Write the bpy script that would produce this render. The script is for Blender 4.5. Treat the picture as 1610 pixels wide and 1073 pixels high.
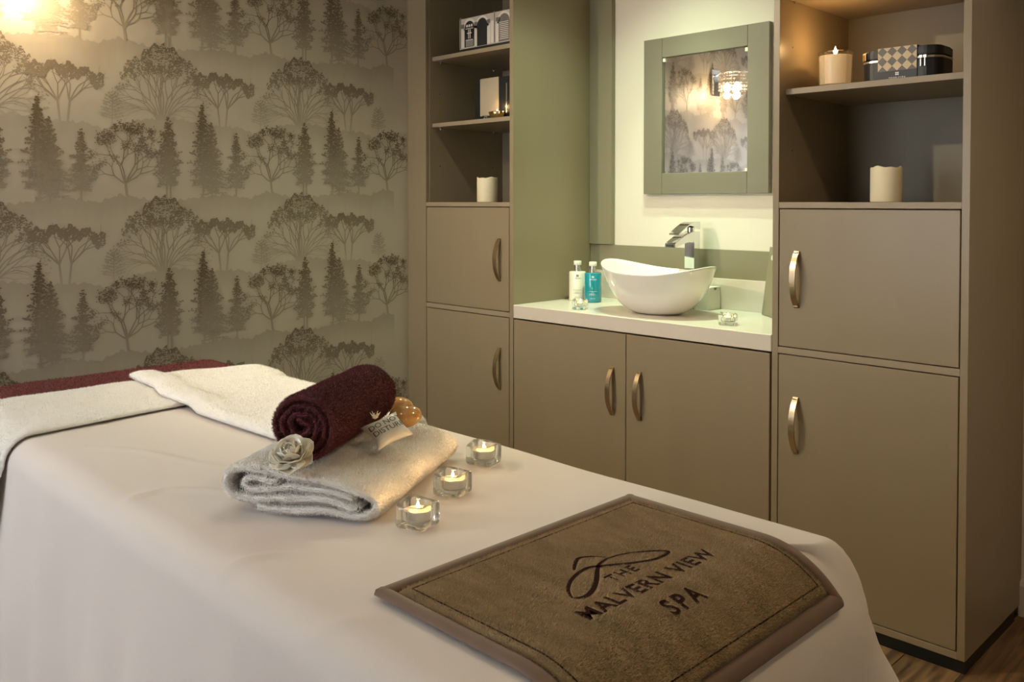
import bpy, bmesh, math, random
import numpy as np
from mathutils import Vector, Matrix, noise

for o in list(bpy.data.objects):
    bpy.data.objects.remove(o, do_unlink=True)
scene = bpy.context.scene
C = scene.collection
PI = math.pi

# ------------------------------------------------------------------ camera
def setup_camera():
    f, px, py = 1394.0, 805.0, 349.35
    pitch, yaw = math.radians(1.2882), math.radians(44.8144)
    fh = Vector((-math.cos(yaw), math.sin(yaw), 0))
    right = Vector((math.sin(yaw), math.cos(yaw), 0))
    fwd = fh * math.cos(pitch) - Vector((0, 0, 1)) * math.sin(pitch)
    up = right.cross(fwd)
    cd = bpy.data.cameras.new('camera')
    cd.sensor_fit = 'HORIZONTAL'; cd.sensor_width = 36.0
    cd.lens = f / 1610 * 36
    cd.shift_x = 0.0
    cd.shift_y = -(536.5 - py) / 1610
    cd.clip_start = 0.02
    co = bpy.data.objects.new('camera', cd); C.objects.link(co)
    m = Matrix((right, up, -fwd)).transposed().to_4x4()
    m.translation = Vector((3.3656, -2.6396, 1.33))
    co.matrix_world = m
    scene.camera = co
setup_camera()

# ------------------------------------------------------------------ world, light, exposure
scene.view_settings.view_transform = 'Standard'
scene.view_settings.look = 'None'
scene.view_settings.gamma = 1.0
scene.view_settings.use_curve_mapping = False
scene.view_settings.exposure = 0.28

w = bpy.data.worlds.new('daylight'); scene.world = w; w.use_nodes = True
bg = w.node_tree.nodes['Background']
bg.inputs['Color'].default_value = (0.90, 0.95, 1.0, 1)
bg.inputs['Strength'].default_value = 5.6

ROOM_X1, ROOM_Y0, ROOM_Y1, ROOM_Z = 4.7, -4.3, 0.52, 2.55
WIN = (0.15, 1.95, 0.80, 2.2)      # window in the wall behind the camera: x0 x1 z0 z1
WARM = (1.0, 0.74, 0.44)
GREEN = (0.75, 1.0, 0.66)
NEUTRAL = (1.0, 0.86, 0.68)
E_SCONCE, E_VANITY, E_CAB = 4.5, 80.0, 38.0

pl = bpy.data.lights.new('window_daylight', 'AREA')
pl.shape = 'RECTANGLE'; pl.size = WIN[1] - WIN[0]; pl.size_y = WIN[3] - WIN[2]
pl.cycles.is_portal = True
po = bpy.data.objects.new('window_daylight', pl); C.objects.link(po)
po.location = ((WIN[0] + WIN[1]) / 2, ROOM_Y0 - 0.10, (WIN[2] + WIN[3]) / 2)
po.rotation_euler = (PI / 2, 0, 0)      # -Z of the lamp turned to +Y

# ------------------------------------------------------------------ materials
MATS = {}
def mat(name, col, rough=0.5, metal=0.0, var=0.06, nscale=6.0, bump=0.0, bscale=60.0, sheen=0.0,
        spec=0.5, trans=0.0, ior=1.45, coat=0.0, emit=None, estr=0.0, sss=0.0, stretch=None):
    m = bpy.data.materials.new(name); m.use_nodes = True
    nt = m.node_tree; N = nt.nodes; L = nt.links
    p = N['Principled BSDF']
    tc = N.new('ShaderNodeTexCoord')
    src = tc.outputs['Object']
    if stretch:
        mp = N.new('ShaderNodeMapping'); mp.inputs['Scale'].default_value = stretch
        L.new(src, mp.inputs['Vector']); src = mp.outputs['Vector']
    nz = N.new('ShaderNodeTexNoise'); nz.inputs['Scale'].default_value = nscale; nz.inputs['Detail'].default_value = 3
    L.new(src, nz.inputs['Vector'])
    mx = N.new('ShaderNodeMix'); mx.data_type = 'RGBA'
    c = np.array(col)
    mx.inputs[6].default_value = (*np.clip(c * (1 - var), 0, 1), 1)
    mx.inputs[7].default_value = (*np.clip(c * (1 + var), 0, 1), 1)
    L.new(nz.outputs['Fac'], mx.inputs[0]); L.new(mx.outputs[2], p.inputs['Base Color'])
    p.inputs['Roughness'].default_value = rough; p.inputs['Metallic'].default_value = metal
    p.inputs['Specular IOR Level'].default_value = spec
    p.inputs['Transmission Weight'].default_value = trans; p.inputs['IOR'].default_value = ior
    p.inputs['Sheen Weight'].default_value = sheen; p.inputs['Sheen Roughness'].default_value = 0.5
    p.inputs['Coat Weight'].default_value = coat
    if sss:
        p.inputs['Subsurface Weight'].default_value = sss; p.inputs['Subsurface Radius'].default_value = (0.02, 0.012, 0.006)
    if emit:
        p.inputs['Emission Color'].default_value = (*emit, 1); p.inputs['Emission Strength'].default_value = estr
    if bump:
        n2 = N.new('ShaderNodeTexNoise'); n2.inputs['Scale'].default_value = bscale; n2.inputs['Detail'].default_value = 2
        L.new(src, n2.inputs['Vector'])
        b = N.new('ShaderNodeBump'); b.inputs['Strength'].default_value = bump; b.inputs['Distance'].default_value = 0.002
        L.new(n2.outputs['Fac'], b.inputs['Height']); L.new(b.outputs['Normal'], p.inputs['Normal'])
    MATS[name] = m
    return m

def srgb(r, g, b):
    f = lambda v: (v / 255 / 12.92) if v / 255 <= 0.04045 else ((v / 255 + 0.055) / 1.055) ** 2.4
    return (f(r), f(g), f(b))

M_cab = mat('cabinet_lacquer', srgb(142, 127, 102), 0.34, var=0.05, nscale=9, stretch=(1, 1, .12), bump=0.03, bscale=400)  # upright colour streaks painted in for soft reflections on the doors
M_cab_edge = mat('cabinet_edge', srgb(150, 135, 112), 0.42, var=0.03)
M_inner = mat('cabinet_inner', srgb(128, 118, 98), 0.5, var=0.04)
M_board = mat('olive_board', srgb(136, 128, 104), 0.45, var=0.03)
M_plinth = mat('black_plinth', (0.006, 0.010, 0.010), 0.35)
M_cream = mat('cream_wall_paint', srgb(222, 212, 198), 0.75, var=0.02, bump=0.06, bscale=300)
M_white = mat('white_paint', srgb(226, 220, 208), 0.75, var=0.02, bump=0.05, bscale=200)
M_skirt = mat('skirting_paint', srgb(205, 198, 184), 0.4, var=0.03)
M_counter = mat('quartz_worktop', srgb(212, 202, 188), 0.28, var=0.05, nscale=180)
M_porc = mat('white_porcelain', srgb(236, 232, 224), 0.06, var=0.01, coat=0.6)
M_chrome = mat('chrome', (0.75, 0.75, 0.76), 0.05, 1.0, var=0.01)
M_silver = mat('zip_silver', (0.62, 0.60, 0.56), 0.25, 1.0, var=0.05)
M_gold = mat('gold_metal', (0.72, 0.52, 0.24), 0.22, 1.0, var=0.15, nscale=40)
M_alu = mat('tealight_aluminium', (0.70, 0.70, 0.70), 0.3, 1.0, var=0.05)
M_wax = mat('tealight_wax', srgb(240, 214, 168), 0.45, var=0.03, sss=0.2, emit=(1.0, 0.55, 0.2), estr=0.12)  # weak emission stands in for flame light soaking into the wax
M_ledwax = mat('ivory_wax', srgb(232, 222, 192), 0.5, var=0.05, nscale=14, sss=0.3, bump=0.15, bscale=25)
M_candlewax = mat('candle_wax_lit', srgb(246, 226, 190), 0.4, var=0.03, sss=0.3, emit=(1.0, 0.55, 0.22), estr=0.22)  # wax emits to imitate the flame glowing through it
M_flame = mat('flame', (1, 0.8, 0.45), 0.5, var=0.0, emit=(1.0, 0.72, 0.36), estr=38.0)
M_wick = mat('wick', (0.02, 0.015, 0.01), 0.9)
M_mirror = mat('mirror_silver', (0.88, 0.88, 0.87), 0.015, 1.0, var=0.0)
M_frame = mat('mirror_frame_paint', srgb(122, 114, 98), 0.45, var=0.04, nscale=8)
M_black = mat('black_leather', (0.010, 0.012, 0.014), 0.38, var=0.2, bump=0.1, bscale=250)
M_bottle_w = mat('white_lotion', srgb(236, 232, 214), 0.25, var=0.02, coat=0.5)
M_bottle_b = mat('blue_gel', srgb(24, 138, 158), 0.12, var=0.06, coat=0.6, nscale=20)
M_capsilver = mat('silver_collar', (0.66, 0.66, 0.64), 0.25, 1.0, var=0.03)
M_capwhite = mat('clear_cap', srgb(232, 230, 214), 0.2, var=0.02)
M_ink = mat('dark_print', (0.03, 0.035, 0.03), 0.5)
M_inkw = mat('white_print', (0.80, 0.84, 0.82), 0.5)
M_card = mat('white_card', srgb(222, 222, 210), 0.6, var=0.02)
M_sheet = mat('white_sheet_cotton', srgb(220, 210, 203), 0.85, var=0.02, nscale=4, sheen=0.15, bump=0.08, bscale=500)
M_terry = mat('white_terry', srgb(240, 236, 230), 0.95, var=0.05, nscale=60, sheen=0.3, bump=0.5, bscale=260)
M_maroon = mat('maroon_terry', srgb(96, 32, 30), 0.95, var=0.25, nscale=50, sheen=0.04, bump=0.6, bscale=240)
M_maroon_roll = mat('plum_terry', srgb(98, 42, 48), 0.95, var=0.25, nscale=50, sheen=0.15, bump=0.6, bscale=240)
M_brown = mat('brown_velour', srgb(178, 153, 114), 0.95, var=0.38, nscale=14, sheen=0.35, bump=0.6, bscale=200, stretch=(1.0, 3.0, 1.0))
M_binding = mat('brown_binding', srgb(112, 86, 66), 0.6, var=0.08, nscale=60, sheen=0.2)
M_embroid = mat('plum_embroidery', srgb(50, 30, 28), 0.9, spec=0.05, var=0.15, nscale=200)
M_petal = mat('ivory_petal', srgb(246, 241, 226), 0.6, var=0.06, nscale=30, sss=0.15)
M_satin = mat('white_satin', srgb(220, 216, 206), 0.28, var=0.05, nscale=40, sheen=0.3)
M_couch = mat('couch_vinyl', srgb(210, 204, 192), 0.5)
M_bulb = mat('bulb_glass_lit', (1, 0.85, 0.6), 0.3, var=0.0, emit=(1.0, 0.80, 0.52), estr=22.0)
M_glasspane = mat('window_glass', (1, 1, 1), 0.0, var=0.0, trans=1.0, ior=1.02)

def glass_mat(name, tint, clear, ior=1.45, rough=0.0):
    m = bpy.data.materials.new(name); m.use_nodes = True
    nt = m.node_tree; N = nt.nodes; L = nt.links; N.remove(N['Principled BSDF'])
    g = N.new('ShaderNodeBsdfGlass'); g.inputs['IOR'].default_value = ior; g.inputs['Roughness'].default_value = rough
    g.inputs['Color'].default_value = (*tint, 1)
    t = N.new('ShaderNodeBsdfTransparent'); t.inputs['Color'].default_value = (*tint, 1)
    mx = N.new('ShaderNodeMixShader')
    nz = N.new('ShaderNodeTexNoise'); nz.inputs['Scale'].default_value = 30
    ma = N.new('ShaderNodeMapRange'); ma.inputs['To Min'].default_value = clear - 0.03; ma.inputs['To Max'].default_value = clear + 0.03
    L.new(nz.outputs['Fac'], ma.inputs['Value']); L.new(ma.outputs['Result'], mx.inputs['Fac'])
    L.new(g.outputs[0], mx.inputs[1]); L.new(t.outputs[0], mx.inputs[2])
    L.new(mx.outputs[0], N['Material Output'].inputs['Surface'])
    return m
M_glass = glass_mat('holder_glass', (0.99, 1.0, 0.99), 0.10)
M_candleglass = glass_mat('candle_jar_glass', (0.97, 0.97, 0.96), 0.55)
M_crystal = glass_mat('crystal_bead', (1.0, 0.97, 0.92), 0.45)

def stone_mat():
    m = mat('onyx_stone', srgb(196, 150, 92), 0.10, var=0.25, nscale=14, coat=0.5, stretch=(1, 1, 4))
    return m
M_stone = stone_mat()

def wood_floor_mat():
    m = bpy.data.materials.new('rustic_wood_plank'); m.use_nodes = True
    nt = m.node_tree; N = nt.nodes; L = nt.links; p = N['Principled BSDF']
    tc = N.new('ShaderNodeTexCoord'); oi = N.new('ShaderNodeObjectInfo')
    mp = N.new('ShaderNodeMapping'); mp.inputs['Scale'].default_value = (26, 1.6, 1)
    L.new(tc.outputs['Object'], mp.inputs['Vector'])
    sh = N.new('ShaderNodeVectorMath'); sh.operation = 'ADD'
    sc = N.new('ShaderNodeMath'); sc.operation = 'MULTIPLY'; sc.inputs[1].default_value = 37.0
    L.new(oi.outputs['Random'], sc.inputs[0]); L.new(mp.outputs[0], sh.inputs[0]); L.new(sc.outputs[0], sh.inputs[1])
    n1 = N.new('ShaderNodeTexNoise'); n1.inputs['Scale'].default_value = 1.0; n1.inputs['Detail'].default_value = 6; n1.inputs['Distortion'].default_value = 1.2
    L.new(sh.outputs[0], n1.inputs['Vector'])
    cr = N.new('ShaderNodeValToRGB')
    e = cr.color_ramp.elements
    e[0].position = 0.30; e[0].color = (*srgb(52, 36, 22), 1)
    e[1].position = 0.66; e[1].color = (*srgb(140, 108, 74), 1)
    k = e.new(0.45); k.color = (*srgb(104, 78, 52), 1)
    L.new(n1.outputs['Fac'], cr.inputs[0]); L.new(cr.outputs[0], p.inputs['Base Color'])
    p.inputs['Roughness'].default_value = 0.5
    b = N.new('ShaderNodeBump'); b.inputs['Strength'].default_value = 0.25; b.inputs['Distance'].default_value = 0.002
    L.new(n1.outputs['Fac'], b.inputs['Height']); L.new(b.outputs[0], p.inputs['Normal'])
    return m
M_wood = wood_floor_mat()

PAPER = srgb(178, 168, 150)
INK = srgb(106, 92, 70)
def paper_mat(name, use_ink):
    m = bpy.data.materials.new(name); m.use_nodes = True
    nt = m.node_tree; N = nt.nodes; L = nt.links; p = N['Principled BSDF']
    tc = N.new('ShaderNodeTexCoord')
    nz = N.new('ShaderNodeTexNoise'); nz.inputs['Scale'].default_value = 5; nz.inputs['Detail'].default_value = 4
    L.new(tc.outputs['Object'], nz.inputs['Vector'])
    mx = N.new('ShaderNodeMix'); mx.data_type = 'RGBA'
    mx.inputs[6].default_value = (*[c * 0.97 for c in PAPER], 1); mx.inputs[7].default_value = (*[c * 1.03 for c in PAPER], 1)
    L.new(nz.outputs['Fac'], mx.inputs[0])
    out = mx.outputs[2]
    if use_ink:
        at = N.new('ShaderNodeAttribute'); at.attribute_name = 'ink'
        m2 = N.new('ShaderNodeMix'); m2.data_type = 'RGBA'
        L.new(at.outputs['Fac'], m2.inputs[0]); L.new(out, m2.inputs[6]); m2.inputs[7].default_value = (*INK, 1)
        out = m2.outputs[2]
    L.new(out, p.inputs['Base Color'])
    p.inputs['Roughness'].default_value = 0.42; p.inputs['Metallic'].default_value = 0.15
    n2 = N.new('ShaderNodeTexNoise'); n2.inputs['Scale'].default_value = 350
    L.new(tc.outputs['Object'], n2.inputs['Vector'])
    b = N.new('ShaderNodeBump'); b.inputs['Strength'].default_value = 0.08; b.inputs['Distance'].default_value = 0.001
    L.new(n2.outputs['Fac'], b.inputs['Height']); L.new(b.outputs[0], p.inputs['Normal'])
    return m
M_paper = paper_mat('wallpaper_ground', False)
M_print = paper_mat('wallpaper_print', True)

def handle_mat():
    m = mat('brushed_bronze', srgb(190, 170, 140), 0.3, 1.0, var=0.08, nscale=20)
    nt = m.node_tree; N = nt.nodes; L = nt.links; p = N['Principled BSDF']
    tc = N.new('ShaderNodeTexCoord')
    vo = N.new('ShaderNodeTexVoronoi'); vo.inputs['Scale'].default_value = 210; vo.inputs['Randomness'].default_value = 0.0
    L.new(tc.outputs['Object'], vo.inputs['Vector'])
    lt = N.new('ShaderNodeMath'); lt.operation = 'LESS_THAN'; lt.inputs[1].default_value = 0.33
    L.new(vo.outputs['Distance'], lt.inputs[0])
    sx = N.new('ShaderNodeSeparateXYZ'); L.new(tc.outputs['Object'], sx.inputs[0])
    ab = N.new('ShaderNodeMath'); ab.operation = 'ABSOLUTE'; L.new(sx.outputs['Z'], ab.inputs[0])
    l2 = N.new('ShaderNodeMath'); l2.operation = 'LESS_THAN'; l2.inputs[1].default_value = 0.046; L.new(ab.outputs[0], l2.inputs[0])
    mu = N.new('ShaderNodeMath'); mu.operation = 'MULTIPLY'; L.new(lt.outputs[0], mu.inputs[0]); L.new(l2.outputs[0], mu.inputs[1])
    b = N.new('ShaderNodeBump'); b.invert = True; b.inputs['Strength'].default_value = 1.0; b.inputs['Distance'].default_value = 0.003
    L.new(mu.outputs[0], b.inputs['Height']); L.new(b.outputs[0], p.inputs['Normal'])
    return m
M_handle = handle_mat()

def harlequin_mat():
    m = bpy.data.materials.new('harlequin_print'); m.use_nodes = True
    nt = m.node_tree; N = nt.nodes; L = nt.links; p = N['Principled BSDF']
    tc = N.new('ShaderNodeTexCoord'); sx = N.new('ShaderNodeSeparateXYZ'); L.new(tc.outputs['Object'], sx.inputs[0])
    def math_(op, a, b):
        n = N.new('ShaderNodeMath'); n.operation = op
        for i, v in enumerate((a, b)):
            if v is None: continue
            if isinstance(v, (int, float)): n.inputs[i].default_value = v
            else: L.new(v, n.inputs[i])
        return n.outputs[0]
    xs = math_('MULTIPLY', sx.outputs['X'], 1 / 0.0295); zs = math_('MULTIPLY', sx.outputs['Z'], 1 / 0.0295)
    a = math_('FLOOR', math_('ADD', xs, zs), None); b = math_('FLOOR', math_('SUBTRACT', xs, zs), None)
    par = math_('ABSOLUTE', math_('MODULO', math_('ADD', a, b), 2.0), None)
    mx = N.new('ShaderNodeMix'); mx.data_type = 'RGBA'
    mx.inputs[6].default_value = (*srgb(104, 98, 94), 1); mx.inputs[7].default_value = (*srgb(206, 186, 148), 1)
    L.new(par, mx.inputs[0]); L.new(mx.outputs[2], p.inputs['Base Color'])
    p.inputs['Roughness'].default_value = 0.5
    return m
M_harl = harlequin_mat()

# ------------------------------------------------------------------ object helpers
ROOTLOC = {}
def mesh(verts, faces, smooth=False, name='m'):
    me = bpy.data.meshes.new(name)
    me.from_pydata([tuple(v) for v in verts], [], [tuple(f) for f in faces]); me.update()
    if smooth:
        me.polygons.foreach_set('use_smooth', np.ones(len(me.polygons), bool))
    return me
def obj(name, me, material, parent=None, loc=None, rot=None, world=True):
    """parts of an unrotated root keep world coordinates (world=True); parts of a rotated root are local (world=False)"""
    if material and not me.materials: me.materials.append(material)
    o = bpy.data.objects.new(name, me); C.objects.link(o)
    if parent:
        o.parent = parent
        if world and parent.name in ROOTLOC:
            o.matrix_parent_inverse = Matrix.Translation(-ROOTLOC[parent.name])
    if loc: o.location = loc
    if rot: o.rotation_euler = rot
    return o
def tag(o, label=None, cat=None, group=None, kind=None):
    if label: o['label'] = label
    if cat: o['category'] = cat
    if group: o['group'] = group
    if kind: o['kind'] = kind
    return o
def thing(name, label, cat, loc=(0, 0, 0), rot=(0, 0, 0), group=None):
    o = bpy.data.objects.new(name, None); C.objects.link(o)
    o.empty_display_size = 0.05
    o.location = loc; o.rotation_euler = rot
    ROOTLOC[o.name] = Vector(loc)
    return tag(o, label, cat, group)
def bm_mesh(bm, smooth=False):
    me = bpy.data.meshes.new('m'); bm.to_mesh(me); bm.free()
    if smooth: me.polygons.foreach_set('use_smooth', np.ones(len(me.polygons), bool))
    return me
def bxm(x0, x1, y0, y1, z0, z1, bev=0.0, seg=1):
    bm = bmesh.new(); bmesh.ops.create_cube(bm, size=1)
    for v in bm.verts:
        v.co = Vector(((x0 + x1) / 2 + v.co.x * (x1 - x0), (y0 + y1) / 2 + v.co.y * (y1 - y0), (z0 + z1) / 2 + v.co.z * (z1 - z0)))
    if bev: bmesh.ops.bevel(bm, geom=list(bm.edges), offset=bev, segments=seg, affect='EDGES', profile=0.5)
    return bm_mesh(bm)
def box(name, x0, x1, y0, y1, z0, z1, m, parent=None, bev=0.0, seg=1, world=True):
    return obj(name, bxm(x0, x1, y0, y1, z0, z1, bev, seg), m, parent, world=world)
def sharp(me, deg=38):
    me.set_sharp_from_angle(angle=math.radians(deg)); return me
def lathe(profile, n=40, cx=0, cy=0, cz=0, sx=1, sy=1):
    V, F = [], []
    for r, z in profile:
        for k in range(n):
            a = 2 * PI * k / n; V.append((cx + r * sx * math.cos(a), cy + r * sy * math.sin(a), cz + z))
    for i in range(len(profile) - 1):
        for k in range(n):
            k2 = (k + 1) % n
            F.append((i * n + k, i * n + k2, (i + 1) * n + k2, (i + 1) * n + k))
    if profile[0][0] > 1e-6: F.append(tuple(range(n))[::-1])
    if profile[-1][0] > 1e-6: F.append(tuple((len(profile) - 1) * n + k for k in range(n)))
    return sharp(mesh(V, F, True))
def grid_mesh(P, smooth=True, closed_u=False):
    """P[i][j] points"""
    nu, nv = len(P), len(P[0])
    V = [p for row in P for p in row]
    F = []
    for i in range(nu if closed_u else nu - 1):
        for j in range(nv - 1):
            a = i * nv + j; b = ((i + 1) % nu) * nv + j
            F.append((a, b, b + 1, a + 1))
    return mesh(V, F, smooth)
def tube(pts, r, n=8):
    pts = [Vector(p) for p in pts]; V, F = [], []
    rr = r if isinstance(r, (list, tuple)) else [r] * len(pts)
    for i, p in enumerate(pts):
        d = (pts[min(i + 1, len(pts) - 1)] - pts[max(i - 1, 0)]).normalized()
        a = d.orthogonal().normalized() if i == 0 else (a - d * a.dot(d)).normalized()
        b = d.cross(a)
        for k in range(n):
            t = 2 * PI * k / n; V.append(p + (a * math.cos(t) + b * math.sin(t)) * rr[i])
    for i in range(len(pts) - 1):
        for k in range(n):
            k2 = (k + 1) % n; F.append((i * n + k, i * n + k2, (i + 1) * n + k2, (i + 1) * n + k))
    F.append(tuple(range(n))[::-1]); F.append(tuple((len(pts) - 1) * n + k for k in range(n)))
    return mesh(V, F, True)
def text_tris(body, size=1.0, spacing=1.0, bold=0.0):
    cu = bpy.data.curves.new('t', 'FONT'); cu.body = body; cu.size = size; cu.space_character = spacing
    cu.align_x = 'CENTER'; cu.resolution_u = 3; cu.offset = bold
    o = bpy.data.objects.new('t', cu); C.objects.link(o)
    dg = bpy.context.evaluated_depsgraph_get()
    me = bpy.data.meshes.new_from_object(o.evaluated_get(dg))
    V = [tuple(v.co) for v in me.vertices]; F = [tuple(p.vertices) for p in me.polygons]
    bpy.data.objects.remove(o); bpy.data.curves.remove(cu); bpy.data.meshes.remove(me)
    return V, F
def join_data(parts):
    V, F = [], []
    for v, f in parts:
        b = len(V); V += list(v); F += [tuple(i + b for i in q) for q in f]
    return V, F
def copy_tree(o, parent=None):
    c = o.copy(); C.objects.link(c)
    if parent: c.parent = parent
    for ch in list(o.children): copy_tree(ch, c)
    return c
def sn(x, y=0.0, z=0.0, s=1.0):
    return noise.noise(Vector((x * s, y * s, z * s)))

def fuzz(me, n, length, width, seed, lean=0.5, keep=None, bias=(0, 0, 0)):
    """short pile fibres scattered over a mesh, one thin triangle each"""
    rng = np.random.default_rng(seed)
    me.calc_loop_triangles()
    nt = len(me.loop_triangles)
    tri = np.empty(nt * 3, np.int32); me.loop_triangles.foreach_get('vertices', tri); tri = tri.reshape(-1, 3)
    co = np.empty(len(me.vertices) * 3, np.float32); me.vertices.foreach_get('co', co); co = co.reshape(-1, 3)
    a, b, c = co[tri[:, 0]], co[tri[:, 1]], co[tri[:, 2]]
    nr = np.cross(b - a, c - a); ar = np.linalg.norm(nr, axis=1); nr = nr / np.maximum(ar[:, None], 1e-12)
    idx = rng.choice(nt, n, p=ar / ar.sum())
    u = rng.random((n, 2)); s = np.sqrt(u[:, 0])
    P = a[idx] * (1 - s)[:, None] + b[idx] * (s * (1 - u[:, 1]))[:, None] + c[idx] * (s * u[:, 1])[:, None]
    if keep is not None:
        k = keep(P); P = P[k]; idx = idx[k]; n = len(P)
    d = nr[idx] + lean * rng.normal(size=(n, 3)) * 0.6 + np.array(bias)
    d /= np.linalg.norm(d, axis=1)[:, None]
    sd = np.cross(d, rng.normal(size=(n, 3))); sd /= np.linalg.norm(sd, axis=1)[:, None]
    ln = length * (0.6 + 0.8 * rng.random((n, 1)))
    V = np.stack([P - sd * width / 2, P + sd * width / 2, P + d * ln], 1).reshape(-1, 3).astype(np.float32)
    m2 = bpy.data.meshes.new('pile')
    m2.vertices.add(n * 3); m2.vertices.foreach_set('co', V.ravel())
    m2.loops.add(n * 3); m2.loops.foreach_set('vertex_index', np.arange(n * 3, dtype=np.int32))
    m2.polygons.add(n); m2.polygons.foreach_set('loop_start', np.arange(0, n * 3, 3, dtype=np.int32))
    m2.update(calc_edges=True)
    return m2

# ================================================================== ROOM
fl = tag(box('floor', 0, ROOM_X1, ROOM_Y0, ROOM_Y1, -0.06, -0.008, M_plinth), kind='structure')
rnd = random.Random(3)
pw, plen = 0.155, 1.25
plank_me = bxm(-pw / 2 + 0.0009, pw / 2 - 0.0009, -plen / 2 + 0.0009, plen / 2 - 0.0009, -0.008, 0, 0.0012)
plank_me.materials.append(M_wood)
nx = int(ROOM_X1 / pw)
pwid = ROOM_X1 / nx
for i in range(nx):
    off = (i * 0.37) % 1.0 * plen
    y = ROOM_Y1 - off
    while y > ROOM_Y0 - plen:
        y0, y1 = max(y - plen, ROOM_Y0), min(y, ROOM_Y1)
        if y1 - y0 > 0.02:
            o = obj('floor_plank', plank_me, None, fl, loc=((i + 0.5) * pwid, (y0 + y1) / 2, 0))
            o.scale = (pwid / pw, (y1 - y0) / plen, 1)
        y -= plen
    if off > 0.02:
        o = obj('floor_plank', plank_me, None, fl, loc=((i + 0.5) * pwid, ROOM_Y1 - off / 2, 0)); o.scale = (pwid / pw, off / plen, 1)
        # the first full plank starts below the cut piece
tag(box('ceiling', -0.1, ROOM_X1 + 0.1, ROOM_Y0 - 0.1, ROOM_Y1 + 0.1, ROOM_Z, ROOM_Z + 0.1, M_white), kind='structure')
wl = tag(box('wall_left', -0.1, -0.003, ROOM_Y0 - 0.1, ROOM_Y1 + 0.1, -0.06, ROOM_Z, M_paper), kind='structure')
tag(box('wall_back', -0.003, ROOM_X1 + 0.1, ROOM_Y1, ROOM_Y1 + 0.1, -0.06, ROOM_Z, M_cream), kind='structure')
tag(box('wall_right', ROOM_X1, ROOM_X1 + 0.1, ROOM_Y0 - 0.1, ROOM_Y1, -0.06, ROOM_Z, M_white), kind='structure')
def front_wall():
    x0, x1, z0, z1 = WIN
    parts = []
    for a in [(-0.003, x0, -0.06, ROOM_Z), (x1, ROOM_X1, -0.06, ROOM_Z), (x0, x1, -0.06, z0), (x0, x1, z1, ROOM_Z)]:
        me = bxm(a[0], a[1], ROOM_Y0 - 0.1, ROOM_Y0, a[2], a[3])
        parts.append(([tuple(v.co) for v in me.vertices], [tuple(p.vertices) for p in me.polygons]))
    tag(obj('wall_front', mesh(*join_data(parts)), M_white), kind='structure')
    wroot = tag(box('window_1', x0, x1, ROOM_Y0 - 0.06, ROOM_Y0 - 0.054, z0, z1, M_glasspane), kind='structure')
    for (a, b, c, d) in [(x0, x0 + .05, z0, z1), (x1 - .05, x1, z0, z1), (x0 + .05, x1 - .05, z0, z0 + .05), (x0 + .05, x1 - .05, z1 - .05, z1), ((x0 + x1) / 2 - .025, (x0 + x1) / 2 + .025, z0 + .05, z1 - .05)]:
        box('window_frame', a, b, ROOM_Y0 - 0.085, ROOM_Y0 - 0.03, c, d, M_skirt, wroot, 0.004)
front_wall()
bb = bmesh.new()
prof = [(0.0, 0.0), (-0.018, 0.0), (-0.018, 0.098), (-0.012, 0.112), (0.0, 0.116)]
def skirting(name, x0, x1):
    V = [(x, ROOM_Y1 + a, b) for x in (x0, x1) for a, b in prof]; n = len(prof)
    F = [(i, (i + 1) % n, n + (i + 1) % n, n + i) for i in range(n)] + [tuple(range(n))[::-1], tuple(range(n, 2 * n))]
    tag(obj(name, mesh(V, F), M_skirt), kind='structure')
skirting('baseboard_back', 2.512, ROOM_X1)
bb.free()

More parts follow.
